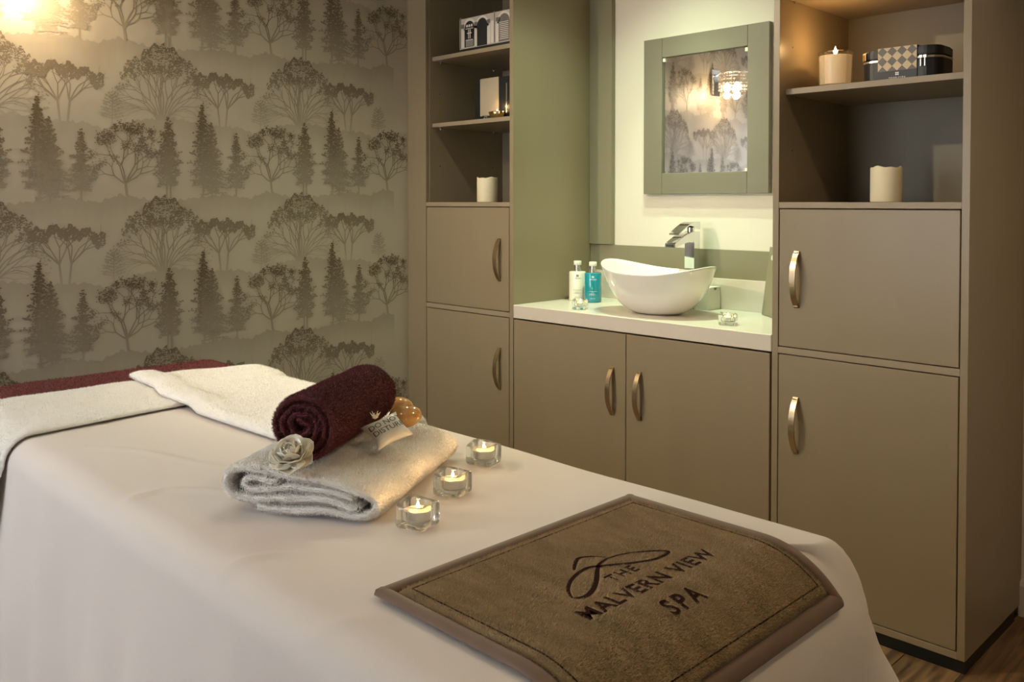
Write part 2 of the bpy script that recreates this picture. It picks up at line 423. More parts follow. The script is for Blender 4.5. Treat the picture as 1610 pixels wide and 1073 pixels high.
# ================================================================== WALLPAPER
# one printed repeat, 0.6 m wide (y) and 0.582 m high (z), lying in the plane x = 0
def wallpaper_cell(seed):
    R = random.Random(seed)
    V, F, K = [], [], []
    def poly(pts, inks, x):
        b = len(V); x += R.random() * 0.00025
        for (p, q), k in zip(pts, inks): V.append((x, p, q)); K.append(k)
        F.append(tuple(range(b, b + len(pts))))
    def blob(y, z, r, ink, x):
        n = 6; a0 = R.random() * 6.28
        pts = []
        for i in range(n):
            a = a0 + 6.2832 * i / n; rr = r * (0.55 + 0.75 * R.random())
            pts.append((y + rr * math.cos(a) * 1.15, z + rr * math.sin(a) * 0.85))
        poly(pts, [ink(z)] * n, x)
    def limb(p, q, w0, w1, ink, x):
        dy, dz = q[0] - p[0], q[1] - p[1]; l = math.hypot(dy, dz) or 1e-6
        ny, nz = -dz / l, dy / l
        poly([(p[0] + ny * w0 / 2, p[1] + nz * w0 / 2), (p[0] - ny * w0 / 2, p[1] - nz * w0 / 2),
              (q[0] - ny * w1 / 2, q[1] - nz * w1 / 2), (q[0] + ny * w1 / 2, q[1] + nz * w1 / 2)],
             [ink(p[1]), ink(p[1]), ink(q[1]), ink(q[1])], x)
    def ramp(z0, z1, k0, k1):
        return lambda z: k0 + (k1 - k0) * min(max((z - z0) / (z1 - z0), 0), 1)
    def hill(pts, depth, k, x, ph):
        # soft mist bank: inked at its bushy top, fading to the ground colour below; repeats without a seam
        n = 72; y0 = -.12; prev = None
        py = [p[0] for p in pts]; pz = [p[1] for p in pts]
        for i in range(n + 1):
            y = y0 + .602 * i / n
            w_ = 2 * PI * i / n
            z = np.interp(y, py, pz, period=.602) + .0035 * math.sin(21 * w_ + ph) + .003 * math.sin(13 * w_ + 2 * ph) + .002 * math.sin(34 * w_)
            cur = (y, z)
            if prev:
                b = len(V)
                for f_, kk in ((0, 1), (.25, .8), (.6, .3), (1, 0)):
                    V.append((x, prev[0], prev[1] - depth * f_)); V.append((x, cur[0], cur[1] - depth * f_)); K.extend((k * kk, k * kk))
                for q in range(3): F.append((b + 2 * q, b + 2 * q + 2, b + 2 * q + 3, b + 2 * q + 1))
            prev = cur
    def fir(y, z, h, w, ink, x, trunks=1, lo=0.12, gap=0.0):
        for t in range(trunks):
            o = (t - (trunks - 1) / 2) * 0.016
            limb((y + o, z - .012), (y + o * .3, z + h * 0.95), 0.0075, 0.002, ink, x)
        n = int(h / 0.0085)
        for i in range(n):
            t = i / (n - 1)
            zz = z + h * (lo + (1 - lo) * t)
            hw = w / 2 * ((1 - t) ** 0.72) * (0.80 + 0.24 * math.sin(i * 1.3 + y * 50)) + 0.003
            if t < 0.1: hw *= 0.75
            for sd in (-1, 1):
                m = max(2, int(hw / 0.0034))
                hh = hw * R.uniform(0.70, 1.22)
                for k in range(m):
                    u = (k + R.random()) / m
                    if R.random() < 0.10 + gap * u: continue
                    dr = 0.018 * u * (1 - t) - 0.010 * u * u
                    blob(y + sd * hh * u, zz - dr + R.uniform(-.004, .004), R.uniform(.0030, .0056) * (1.15 - .35 * u), ink, x)
    def rec(p, a, l, w, d, ink, x, spread, leaf, curl=0.0, shrink=0.74):
        q = p; seg = 3
        for s in range(seg):
            a2 = a + R.uniform(-.16, .16) + curl * (s / seg)
            q2 = (q[0] + l / seg * math.sin(a2), q[1] + l / seg * math.cos(a2))
            limb(q, q2, w * (1 - .12 * s), w * (1 - .12 * (s + 1)), ink, x); q = q2; a = a2
        if d == 0:
            leaf(q); return
        for s in (-1, 1):
            if R.random() < 0.93:
                rec(q, a + s * spread * R.uniform(.5, 1.25), l * shrink * R.uniform(.8, 1.15), w * .66, d - 1, ink, x, spread, leaf, curl * .6, shrink)
    xs = [0.0002, 0.0006, 0.0009, 0.0010, 0.00035, 0.00035, 0.0013, 0.0014, 0.0017, 0.0018, 0.0021, 0.0021]
    # ---- row B : round crowned trees (base 0.30 above the fir row)
    zb = 0.297
    ib = ramp(zb - .01, zb + .25, .26, .92)
    hill([(-.11, zb - .004), (.02, zb + .008), (.16, zb - .018), (.30, zb - .022), (.36, zb - .045), (.46, zb - .02)], .12, .24, xs[0], 1.0)
    # many-stemmed vase tree
    y0 = -0.022
    def leafB(r, n, k):
        def f(q):
            for _ in range(n):
                blob(q[0] + R.gauss(0, r), q[1] + R.gauss(0, r * .7), R.uniform(.0016, .0034), ib, xs[2])
        return f
    for i in range(13):
        a = -1.0 + 2.0 * i / 12
        rec((y0 + a * .018, zb - .006), a * 0.62, .088 * (1 - .12 * abs(a)), .0080 - .003 * abs(a), 3, ib, xs[1], .36, leafB(.008, 5 if abs(a) > .6 else 11, 0), a * .32, .70)
    for s in (-1, 1):
        for k in range(4):
            rec((y0 + s * .015, zb + .004 * k), s * (0.75 + .13 * k), .085 - .006 * k, .0030, 2, ib, xs[1], .30, lambda q: None, s * .5, .72)
    for (oy, oz, hw_, hh_, cnt) in [(0, .285, .078, .085, 620), (-.085, .225, .060, .060, 300), (.082, .232, .058, .062, 300), (-.128, .180, .030, .034, 90), (.125, .176, .032, .034, 90)]:
        for _ in range(cnt):
            a = R.uniform(-1, 1)
            top = zb + oz - hh_ * .55 * abs(a) ** 2.2 + .007 * math.sin(a * 13 + oy * 90)
            blob(y0 + oy + a * hw_, top - R.random() ** 1.7 * hh_ * .75, R.uniform(.0015, .0036), ib, xs[3])
    # twin-stemmed flat crowned tree
    y1 = 0.225
    iu = ramp(zb - .03, zb + .2, .22, .88)
    for s in (-1, 1):
        st = (y1 + s * .012, zb - .028)
        mid = (y1 + s * .020, zb + .05); limb(st, mid, .0085, .0068, iu, xs[1])
        for aa in (-.62, -.15, .35, .75):
            rec(mid, s * .22 + aa * .8, .062, .0056, 2, iu, xs[1], .42, lambda q: None, 0, .74)
        limb(mid, (mid[0] + s * .05, mid[1] + .05), .005, .003, iu, xs[1])
        rec((mid[0] + s * .05, mid[1] + .05), s * .75, .045, .003, 2, iu, xs[1], .4, lambda q: None, 0, .74)
    for _ in range(1100):
        a = R.uniform(-1, 1)
        yy = y1 + .01 + a * .128
        top = zb + .185 - .022 * (a + .3) ** 2 + .008 * math.sin(a * 14 + .5) + .004 * math.sin(a * 37)
        th = .041 + .012 * math.sin(a * 8 + 1)
        blob(yy, top - R.random() ** 1.2 * th, R.uniform(.0022, .0044), iu, xs[3])
    # faint cedar
    ic = ramp(zb - .03, zb + .09, .14, .46); y2 = .392; z2 = zb - .035
    limb((y2, z2), (y2 + .004, z2 + .12), .005, .002, ic, xs[1])
    for i in range(9):
        zz = z2 + .03 + i * .0105; hw = .058 * (1 - i / 11) * R.uniform(.7, 1.15)
        for s in (-1, 1):
            e = (y2 + s * hw, zz + .012); limb((y2, zz), e, .0022, .0012, ic, xs[1])
            for k in range(12):
                u = R.random(); blob(y2 + s * hw * u, zz + .012 * u + R.uniform(-.002, .004), R.uniform(.0018, .0036), ic, xs[2])
    # ---- row A : firs
    hill([(-.11, -.004), (-.02, -.022), (.12, -.006), (.24, .004), (.34, -.016), (.42, .012), (.46, .004)], .13, .30, xs[4], 2.2)
    ia = ramp(.0, .26, .34, 1.0)
    # ragged leaf tree
    y3 = .444; zl = .004
    limb((y3, zl), (y3 - .006, zl + .05), .0105, .0085, ia, xs[6])
    def leafR(q):
        for _ in range(20):
            blob(q[0] + R.gauss(0, .0085), q[1] + R.gauss(0, .0070), R.uniform(.0015, .0034), ia, xs[7])
    for a, l, d in [(-1.0, .050, 3), (-.42, .066, 4), (-.05, .070, 4), (.30, .078, 4), (.62, .066, 4), (1.10, .066, 3)]:
        rec((y3 - .006, zl + .048), a, l, .0064, d, ia, xs[6], .55, leafR, -a * .18, .72)
    fir(.0, .004, .292, .140, ia, xs[8], trunks=2, lo=.16, gap=.05)
    fir(.176, -.002, .285, .150, ramp(.0, .3, .36, .95), xs[9], lo=.06, gap=.0)
    fir(.139, .002, .352, .125, ia, xs[10], lo=.16, gap=.32)
    fir(.281, .004, .236, .104, ia, xs[9], lo=.14, gap=.06)
    V = [(p[0], p[1], p[2] + p[1] * .0155 / .602) for p in V]
    me = mesh(V, F)
    at = me.attributes.new('ink', 'FLOAT', 'POINT'); at.data.foreach_set('value', np.array(K, np.float32))
    return me
cell = wallpaper_cell(11); cell.materials.append(M_print)
PER, VPER = 0.602, 0.582
for k in range(-5, 3):
    yc = -1.166 + PER * k                       # medium fir of this repeat
    y0, y1 = max(yc - 0.115, ROOM_Y0), min(yc - 0.115 + PER, ROOM_Y1)
    if y1 <= y0: continue
    st = obj('wallpaper_strip', bxm(-0.003, 0.0, y0, y1, 0, ROOM_Z), M_paper, wl)
    zs = 1.352 + 0.0155 * k
    for r in (-2, -1, 0, 1):
        if yc + 0.5 > ROOM_Y1 or yc - .12 < ROOM_Y0: continue
        obj('tree_print', cell, None, st, loc=(0, yc, zs + VPER * r))

# ================================================================== CABINETS
FZ = 2.40          # top of the fitted units
T = 0.019
def handle_data():
    n = 26; V, F = [], []
    hw, th, L_, pr = 0.0098, 0.0045, 0.089, 0.030
    for i in range(n + 1):
        t = -1 + 2 * i / n
        z = L_ * t; y = -pr * (1 - abs(t) ** 2.3) - 0.0002
        dy = pr * 2.3 * abs(t) ** 1.3 * (1 if t > 0 else -1); dz = L_
        l = math.hypot(dy, dz); ny, nz = -dz / l, dy / l      # outward normal
        for (sx, so) in [(-1, 0), (1, 0), (1, 1), (-1, 1)]:
            V.append((sx * hw * (1 - .12 * t * t), y + ny * th * so, z + nz * th * so))
    for i in range(n):
        for j in range(4):
            j2 = (j + 1) % 4; F.append((i * 4 + j, i * 4 + j2, (i + 1) * 4 + j2, (i + 1) * 4 + j))
    F.append((3, 2, 1, 0)); F.append(tuple(n * 4 + j for j in range(4)))
    parts = [(V, F)]
    for s in (-1, 1):   # feet against the door
        me = bxm(-0.0075, 0.0075, -0.010, 0.0, s * 0.083 - 0.005, s * 0.083 + 0.005, 0.001)
        parts.append(([tuple(v.co) for v in me.vertices], [tuple(p.vertices) for p in me.polygons]))
    return mesh(*join_data(parts))
HANDLE = handle_data(); HANDLE.materials.append(M_handle)

def door(parent, x0, x1, z0, z1, hx, hz):
    d = box('door', x0, x1, 0.0, 0.019, z0, z1, M_cab, parent, 0.0012)
    obj('handle', HANDLE, None, d, loc=(hx, 0.0, hz))
    return d
PIN = lathe([(0.0, -0.004), (0.003, -0.004), (0.003, 0.004), (0.0, 0.004)], 8)
def tall_cabinet(name, label, xl, xr, filler, hx):
    """xl / xr: clear opening; panels outside it"""
    root = thing(name, label, 'cabinet', ((xl + xr) / 2, 0.25, 0))
    tl = 0.0215
    a = box('side_panel', xl - tl, xl, 0.0 if not filler else 0.021, 0.518, 0.035, FZ, M_cab, root, 0.0008)
    b = box('side_panel', xr, xr + tl, 0.0, 0.518, 0.035, FZ, M_cab, root, 0.0008)
    box('back_panel', xl, xr, 0.498, 0.510, 0.035, FZ, M_inner, root)
    for z0, z1 in [(0.035, 0.0555), (0.8395, 0.8605), (1.3105, 1.330), (FZ - T, FZ)]:
        box('rail', xl, xr, 0.0, 0.497, z0, z1, M_cab_edge, root, 0.0008)
    box('plinth', xl - (tl if not filler else 0), xr + tl, 0.0008, 0.45, 0.0, 0.035, M_plinth, root)
    if filler:
        box('filler_panel', 0.0005, xl - 0.0015, 0.0, 0.020, 0.0, ROOM_Z - 0.002, M_cab, root, 0.0008)
    door(root, xl + .003, xr - .0035, 0.8635, 1.3070, hx, 1.083)
    door(root, xl + .003, xr - .0035, 0.0585, 0.8360, hx, 0.614)
    for z in (1.680, 1.991):
        sh = box('shelf', xl + .0005, xr - .0005, 0.038, 0.497, z, z + T, M_cab_edge, root, 0.0008)
        for x in (xl + .006, xr - .006):
            for y in (0.085, 0.43):
                obj('shelf_pin', PIN, M_silver, sh, loc=(x, y, z - 0.004))
    for z in (1.50, 1.84):
        for y in (0.085, 0.43):
            box('pin_hole', xl, xl + 0.0004, y - .0025, y + .0025, z - .0025, z + .0025, M_ink, a)
    return root
tall_cabinet('tall_cabinet', 'tall taupe shelf cabinet fitted beside the tree wallpaper', 0.139, 0.694, True, 0.634)
tall_cabinet('tall_cabinet', 'tall taupe shelf cabinet right of the washbasin with lit jar candle', 1.936, 2.493, False, 2.001)

van = thing('vanity_cabinet', 'low taupe two-door vanity cabinet under the pale worktop', 'cabinet', (1.31, 0.25, 0))
XV0, XV1 = 0.7165, 1.9135
box('carcass', XV0 + .001, XV1 - .001, 0.024, 0.51, 0.06, 0.828, M_inner, van)
door(van, XV0 + .003, 1.3135, 0.0585, 0.834, 1.251, 0.612)
door(van, 1.3165, XV1 - .0065, 0.0585, 0.834, 1.380, 0.612)
box('plinth', XV0 + .001, XV1 - .001, 0.005, 0.45, 0.0, 0.055, M_plinth, van)

wt = thing('worktop', 'pale quartz worktop with upstand carrying the white basin', 'worktop', (1.31, 0.25, 0.84))
box('slab', XV0 + .0005, XV1 - .001, -0.001, 0.518, 0.840, 0.896, M_counter, wt, 0.002)
box('upstand', XV0 + .0005, XV1 - .001, 0.496, 0.519, 0.896, 1.020, M_counter, wt, 0.0015)
tag(box('wall_board', XV0 + .001, XV1 - .001, 0.503, 0.519, 1.0205, 1.137, M_board, None, 0.001), 'long olive board fixed on the wall behind the basin', 'wall panel')
tag(box('wall_board', XV0 + .001, 0.846, 0.494, 0.5195, 1.139, ROOM_Z - 0.002, M_board, None, 0.001), 'upright olive board in the corner left of the mirror', 'wall panel')

# ------------------------------------------------------------------ mirror
mir = thing('wall_mirror', 'square mirror in a flat olive-grey frame above the basin', 'mirror', (1.325, 0.51, 1.365))
MX0, MX1, MZ0, MZ1 = 1.025, 1.624, 1.365, 2.031
gx0, gx1, gz0, gz1 = 1.121, 1.529, 1.453, 1.947
box('frame_stile', MX0, gx0 - .0008, 0.494, 0.519, MZ0, MZ1, M_frame, mir, 0.0012)
box('frame_stile', gx1 + .0008, MX1, 0.494, 0.519, MZ0, MZ1, M_frame, mir, 0.0012)
box('frame_rail', gx0, gx1, 0.4945, 0.519, gz1, MZ1, M_frame, mir, 0.0012)
box('frame_rail', gx0, gx1, 0.4945, 0.519, MZ0, gz0, M_frame, mir, 0.0012)
box('mirror_glass', gx0, gx1, 0.5065, 0.5115, gz0, gz1, M_mirror, mir)
for (x, z) in [(gx0 + .006, gz1 - .010), (gx1 - .008, gz1 - .012), (gx1 - .006, gz0 + .004)]:
    box('corner_clip', x - .007, x + .007, 0.500, 0.5065, z - .008, z + .008, M_capwhite, mir, 0.001)

# ------------------------------------------------------------------ basin
def basin():
    cx, cy, z0 = 1.308, 0.205, 0.896
    A, B = 0.246, 0.176
    root = thing('washbasin', 'white oval countertop basin with saddle-shaped rim', 'basin', (cx, cy, z0 + .0004))
    n = 96
    def rim(a): return 0.162 + 0.036 * math.cos(a) ** 2 * abs(math.cos(a)) ** .5 - 0.004 * math.cos(a)
    rows = []
    prof_out = [(0.34, 0.0), (0.37, 0.004), (0.45, 0.025), (0.57, 0.10), (0.69, 0.23), (0.79, 0.39), (0.87, 0.56), (0.935, 0.76), (0.985, 0.95), (0.998, 0.99)]
    prof_in = [(0.985, 1.0), (0.968, 0.985), (0.945, 0.90), (0.88, 0.72), (0.79, 0.52), (0.66, 0.33), (0.48, 0.19), (0.30, 0.125), (0.09, 0.11), (0.0, 0.11)]
    for (s, t) in [(0.0, 0.0)] + prof_out + prof_in:
        row = []
        for k in range(n):
            a = 2 * PI * k / n; h = rim(a)
            row.append((A * s * math.cos(a) , B * s * math.sin(a), h * t))
        rows.append(row)
    V = [p for r in rows for p in r]; F = []
    for i in range(len(rows) - 1):
        for k in range(n):
            k2 = (k + 1) % n; F.append((i * n + k, i * n + k2, (i + 1) * n + k2, (i + 1) * n + k))
    obj('bowl', mesh(V, F, True), M_porc, root, world=False)
    obj('drain', lathe([(0.0, 0.0), (0.021, 0.0), (0.022, 0.003), (0.017, 0.006), (0.0, 0.006)], 24, 0, 0, 0.0175), M_chrome, root, world=False)
basin()

# ------------------------------------------------------------------ tap
def tap():
    x0, yb = 1.318, 0.433
    root = thing('basin_tap', 'tall square chrome waterfall tap behind the white basin', 'tap', (x0, yb, 0.8964))
    hw = 0.023
    def extr(name, pts, w, bev=0.0012):
        bm = bmesh.new()
        a = [bm.verts.new((-w, p[0], p[1])) for p in pts]; b = [bm.verts.new((w, p[0], p[1])) for p in pts]
        n = len(pts)
        bm.faces.new(a[::-1]); bm.faces.new(b)
        for i in range(n): bm.faces.new((a[i], a[(i + 1) % n], b[(i + 1) % n], b[i]))
        bmesh.ops.recalc_face_normals(bm, faces=bm.faces)
        bmesh.ops.bevel(bm, geom=[e for e in bm.edges if e.calc_face_angle(0) > .6], offset=bev, segments=2, affect='EDGES')
        return obj(name, bm_mesh(bm), M_chrome, root, world=False)
    extr('column', [(-.022, 0.0), (.022, 0.0), (.022, .314), (-.022, .314)], hw)
    box('base_flange', -.027, .027, -.026, .026, 0, .006, M_chrome, root, .0015, world=False)
    top, bot = [], []
    for i in range(13):
        t = i / 12
        top.append((-.022 - .135 * t, .313 - .044 * t ** 1.6)); bot.append((-.022 - .135 * t, .276 - .023 * t ** 1.4 if t > 0 else .270))
    extr('spout', [(-.018, .313)] + top + bot[::-1] + [(-.018, .270)], hw + .001)
    box('outlet', -.018, .018, -.1578, -.1568, .2565, .2655, M_ink, root, world=False)
    obj('cartridge', lathe([(0, 0), (.015, 0), (.015, .018), (0, .018)], 24, 0, -.012, .313), M_chrome, root, world=False)
    up, lo = [], []
    for i in range(11):
        t = i / 10
        up.append((.022 - .152 * t, .354 - .046 * max(0, t - .25) ** 1.5 / .65)); lo.append((.022 - .152 * t, .322 + .018 * math.sin(min(1, t * 1.6) * PI * .5) - .034 * max(0, t - .45) ** 1.3))
    extr('lever', up + [(p[0], min(p[1], up[10 - i][1] - .006)) for i, p in enumerate(lo[::-1])], hw + .001)
tap()

# ------------------------------------------------------------------ bottles
def wrap_text(body, size, r, z, a0, spacing=1.0, bold=0.0):
    V, F = text_tris(body, size, spacing, bold)
    W = []
    for (u, v, _) in V:
        a = a0 + u / r; W.append((r * math.cos(a), r * math.sin(a), z + v))
    return W, F
def bottle(x, y, m, label, mi):
    root = thing('pump_bottle', label, 'bottle', (x, y, 0.8964), group='toiletry bottles on the worktop')
    r = 0.0375
    obj('body', lathe([(0, 0), (r - .004, 0), (r - .001, .002), (r, .006), (r, .121), (r - .002, .1265), (r - .006, .128), (.016, .129), (0, .129)], 48), m, root, world=False)
    obj('collar', lathe([(0, .128), (.0150, .128), (.0150, .156), (0, .156)], 32), M_capsilver, root, world=False)
    obj('cap', lathe([(0, .156), (.0165, .156), (.0175, .158), (.0175, .172), (.0160, .1745), (0, .1745)], 32), M_capwhite, root, world=False)
    a0 = math.atan2(-2.64 - y, 3.37 - x)
    rr = r + .0003
    parts = [wrap_text('TEMPLESPA', .0062, rr, .0975, a0, 1.1)]
    # emblem tile
    sq = []
    for (u0, u1, v0, v1) in [(-.0045, -.0006, .1065, .1105), (.0006, .0045, .1065, .1105), (-.0045, -.0006, .1115, .1155), (.0006, .0045, .1115, .1155)]:
        vs = [(rr * math.cos(a0 + u / r), rr * math.sin(a0 + u / r), v) for u, v in ((u0, v0), (u1, v0), (u1, v1), (u0, v1))]
        sq.append((vs, [(0, 1, 2, 3)]))
    for z, hwid in [(.0475, .018), (.0420, .006), (.0365, .012), (.0325, .017), (.0165, .012)]:
        n = int(hwid * 2 / .0022)
        R = random.Random(int(z * 1e5))
        for i in range(n):
            if R.random() < .2: continue
            u0 = -hwid + i * .0022; u1 = u0 + .0015
            vs = [(rr * math.cos(a0 + u / r), rr * math.sin(a0 + u / r), z + v) for u, v in ((u0, 0), (u1, 0), (u1, .0016), (u0, .0016))]
            sq.append((vs, [(0, 1, 2, 3)]))
    tag(obj('label_print', mesh(*join_data(parts + sq)), mi, root, world=False), kind='stuff')
bottle(0.792, 0.326, M_bottle_w, 'cream-white lotion bottle with silver neck beside the blue bottle', M_ink)
bottle(0.884, 0.322, M_bottle_b, 'bright blue gel bottle with silver neck beside the basin', M_inkw)

# ------------------------------------------------------------------ tealights in wavy glass blocks
def holder_mesh():
    n = 48; s = 0.029; V, F = [], []
    def outer(a, k=1.0):
        c, s_ = math.cos(a), math.sin(a)
        p = 5.0
        r = s / (abs(c) ** p + abs(s_) ** p) ** (1 / p)
        return r * (1 - 0.035 * math.cos(4 * a) ) * k
    def wave(a): return 0.0028 * math.cos(2 * a + .6) + 0.0012 * math.cos(4 * a)
    rows = []
    rows.append([(0, 0, 0.0008)] * 1)
    def ring(f, zf): return [(f(2 * PI * k / n) * math.cos(2 * PI * k / n), f(2 * PI * k / n) * math.sin(2 * PI * k / n), zf(2 * PI * k / n)) for k in range(n)]
    rings = [ring(lambda a: outer(a, .90), lambda a: 0.0004 + .0008 * (1 + math.cos(4 * a))),
             ring(lambda a: outer(a, .985), lambda a: 0.003 + .0008 * (1 + math.cos(4 * a))),
             ring(lambda a: outer(a, 1.0), lambda a: 0.008),
             ring(lambda a: outer(a, 1.0), lambda a: 0.034 + wave(a)),
             ring(lambda a: outer(a, .975), lambda a: 0.0385 + wave(a)),
             ring(lambda a: outer(a, .93), lambda a: 0.040 + wave(a)),
             ring(lambda a: 0.0245, lambda a: 0.0385 + wave(a) * .8),
             ring(lambda a: 0.0225, lambda a: 0.035 + wave(a) * .5),
             ring(lambda a: 0.0215, lambda a: 0.016),
             ring(lambda a: 0.0195, lambda a: 0.0115)]
    V = [p for r in rings for p in r]
    for i in range(len(rings) - 1):
        for k in range(n):
            k2 = (k + 1) % n; F.append((i * n + k, i * n + k2, (i + 1) * n + k2, (i + 1) * n + k))
    V.append((0, 0, 0.0006)); b = len(V) - 1
    V.append((0, 0, 0.0115)); t = len(V) - 1
    for k in range(n):
        F.append((b, (k + 1) % n, k)); F.append((t, (len(rings) - 1) * n + k, (len(rings) - 1) * n + (k + 1) % n))
    return mesh(V, F, True)
HOLD = holder_mesh(); HOLD.materials.append(M_glass)
CUP = lathe([(0, 0), (.0183, 0), (.0185, .0005), (.0188, .0150), (.0193, .0152), (.0193, .0156), (.0185, .0156), (.0183, .0125), (0, .0125)], 36); CUP.materials.append(M_alu)
WAX = lathe([(0, .0126), (.0181, .0126), (.0181, .0138), (.016, .0135), (.004, .0132), (0, .0134)], 36); WAX.materials.append(M_wax)
WICK = tube([(0, 0, .013), (.0002, 0, .017), (.0006, 0, .0195)], .0006, 6); WICK.materials.append(M_wick)
FLAME = lathe([(0, 0), (.0014, .001), (.0024, .003), (.0025, .005), (.0017, .008), (.0007, .0108), (0, .0125)], 14); FLAME.materials.append(M_flame)
def tealight(loc, rotz, label, energy=0.16):
    root = thing('tealight_holder', label, 'tealight', loc, (0, 0, rotz), group='tealights in glass blocks')
    obj('glass_holder', HOLD, None, root, world=False)
    cup = obj('tealight_cup', CUP, None, root, loc=(0, 0, .0118), world=False)
    obj('wax', WAX, None, cup, world=False); obj('wick', WICK, None, cup, world=False)
    fo = obj('flame', FLAME, None, root, loc=(.0005, 0, .0292), world=False)
    l = bpy.data.lights.new('flame_light', 'POINT'); l.energy = energy; l.color = (1.0, 0.62, 0.28); l.shadow_soft_size = 0.006
    lo = bpy.data.objects.new('flame_light', l); C.objects.link(lo); lo.parent = root; lo.location = (0, 0, .052)
    return root
tealight((1.020, 0.080, 0.896), 0.5, 'lit tealight on the worktop in front of the bottles', .05)
tealight((1.683, 0.110, 0.896), 0.3, 'lit tealight on the worktop right of the basin', .05)

# ------------------------------------------------------------------ card box, leaning board
bxr = thing('tissue_box', 'white card tissue box tucked behind the right of the basin', 'box', (1.375, 0.45, 0.896))
box('carton', 1.345, 1.412, 0.405, 0.494, 0.8962, 0.985, M_card, bxr, 0.001)
box('lid_flap', 1.3455, 1.4115, 0.4055, 0.4935, 0.9855, 0.9870, M_card, bxr, 0.0004)
V, F = [], []
for k in range(12):
    a = PI * k / 11; V.append((1.4124, 0.4565 + .011 * math.cos(a), 0.9848 - .010 * math.sin(a)))
F = [tuple(range(12))]
obj('thumb_notch', mesh(V, F), M_inner, bxr)

def leaning_board():
    root = thing('leaning_board', 'olive board with a white knob leaning at the right end of the worktop', 'board', (1.628, 0.440, 0.8980), (math.radians(-7), 0, math.radians(-38)))
    L_ = 0.23
    box('panel', 0, L_, 0, 0.012, 0, 0.262, M_board, root, 0.001, world=False)
    obj('knob', lathe([(0, 0), (.010, 0), (.012, .004), (.010, .009), (0, .010)], 20), M_capwhite, root, loc=(0.055, 0, .222), rot=(PI / 2, 0, 0), world=False)
leaning_board()

# ================================================================== SHELF OBJECTS
# glass jar candle
def jar_candle():
    root = thing('jar_candle', 'lit candle in a clear glass jar on the upper shelf beside the black case', 'candle', (2.052, 0.150, 1.6995))
    r, h = 0.0505, 0.117
    obj('glass_jar', lathe([(0, 0), (r - .003, 0), (r, .003), (r + .003, h - .002), (r + .002, h), (r, h - .002), (r - .003, .013), (r - .006, .010), (0, .010)], 48), M_candleglass, root, world=False)
    wax = obj('wax', lathe([(0, .0115), (r - .0055, .0115), (r - .0032, .016), (r - .0004, .103), (r - .003, .106), (.012, .105), (0, .1055)], 48), M_candlewax, root, world=False)
    obj('wick', tube([(0, 0, .105), (.0005, 0, .114)], .0008, 6), M_wick, wax, world=False)
    fo = obj('flame', lathe([(0, 0), (.003, .002), (.0052, .008), (.0050, .014), (.0030, .021), (.0011, .027), (0, .031)], 16, 0, 0, .107), M_flame, root, world=False)
    l = bpy.data.lights.new('candle_light', 'POINT'); l.energy = 0.9; l.color = (1.0, 0.58, 0.22); l.shadow_soft_size = 0.008
    lo = bpy.data.objects.new('candle_light', l); C.objects.link(lo); lo.parent = root; lo.location = (0, 0, .150)
jar_candle()

def rounded_prism(w, h, r, d0, d1, seg=6, corners=(1, 1, 1, 1), bev=0.003):
    """rounded rectangle in XZ (x -w/2..w/2, z 0..h), extruded along Y; corners: bl br tr tl"""
    pts = []
    for ci, (cx, cz, a0) in enumerate([(-w / 2, 0, PI), (w / 2, 0, 1.5 * PI), (w / 2, h, 0), (-w / 2, h, .5 * PI)]):
        rr = r if corners[ci] else 0.002
        ox = cx + (rr if cx < 0 else -rr); oz = cz + (rr if cz == 0 else -rr)
        for k in range(seg + 1):
            a = a0 + .5 * PI * k / seg; pts.append((ox + rr * math.cos(a), oz + rr * math.sin(a)))
    bm = bmesh.new()
    A = [bm.verts.new((p[0], d0, p[1])) for p in pts]; B = [bm.verts.new((p[0], d1, p[1])) for p in pts]
    n = len(pts); fa = bm.faces.new(A); fb = bm.faces.new(B[::-1])
    for i in range(n): bm.faces.new((A[(i + 1) % n], A[i], B[i], B[(i + 1) % n]))
    bmesh.ops.recalc_face_normals(bm, faces=bm.faces)
    if bev: bmesh.ops.bevel(bm, geom=list(fa.edges) + list(fb.edges), offset=bev, segments=2, affect='EDGES')
    return bm_mesh(bm)
def plan_rounded(w, d, r, z0, z1, seg=7, bev=0.004):
    me = rounded_prism(w, d, r, z0, z1, seg, bev=bev)
    for v in me.vertices:
        x, y, z = v.co; v.co = (x, z - d / 2, y)      # y axis of the prism becomes height
    me.flip_normals()
    return me
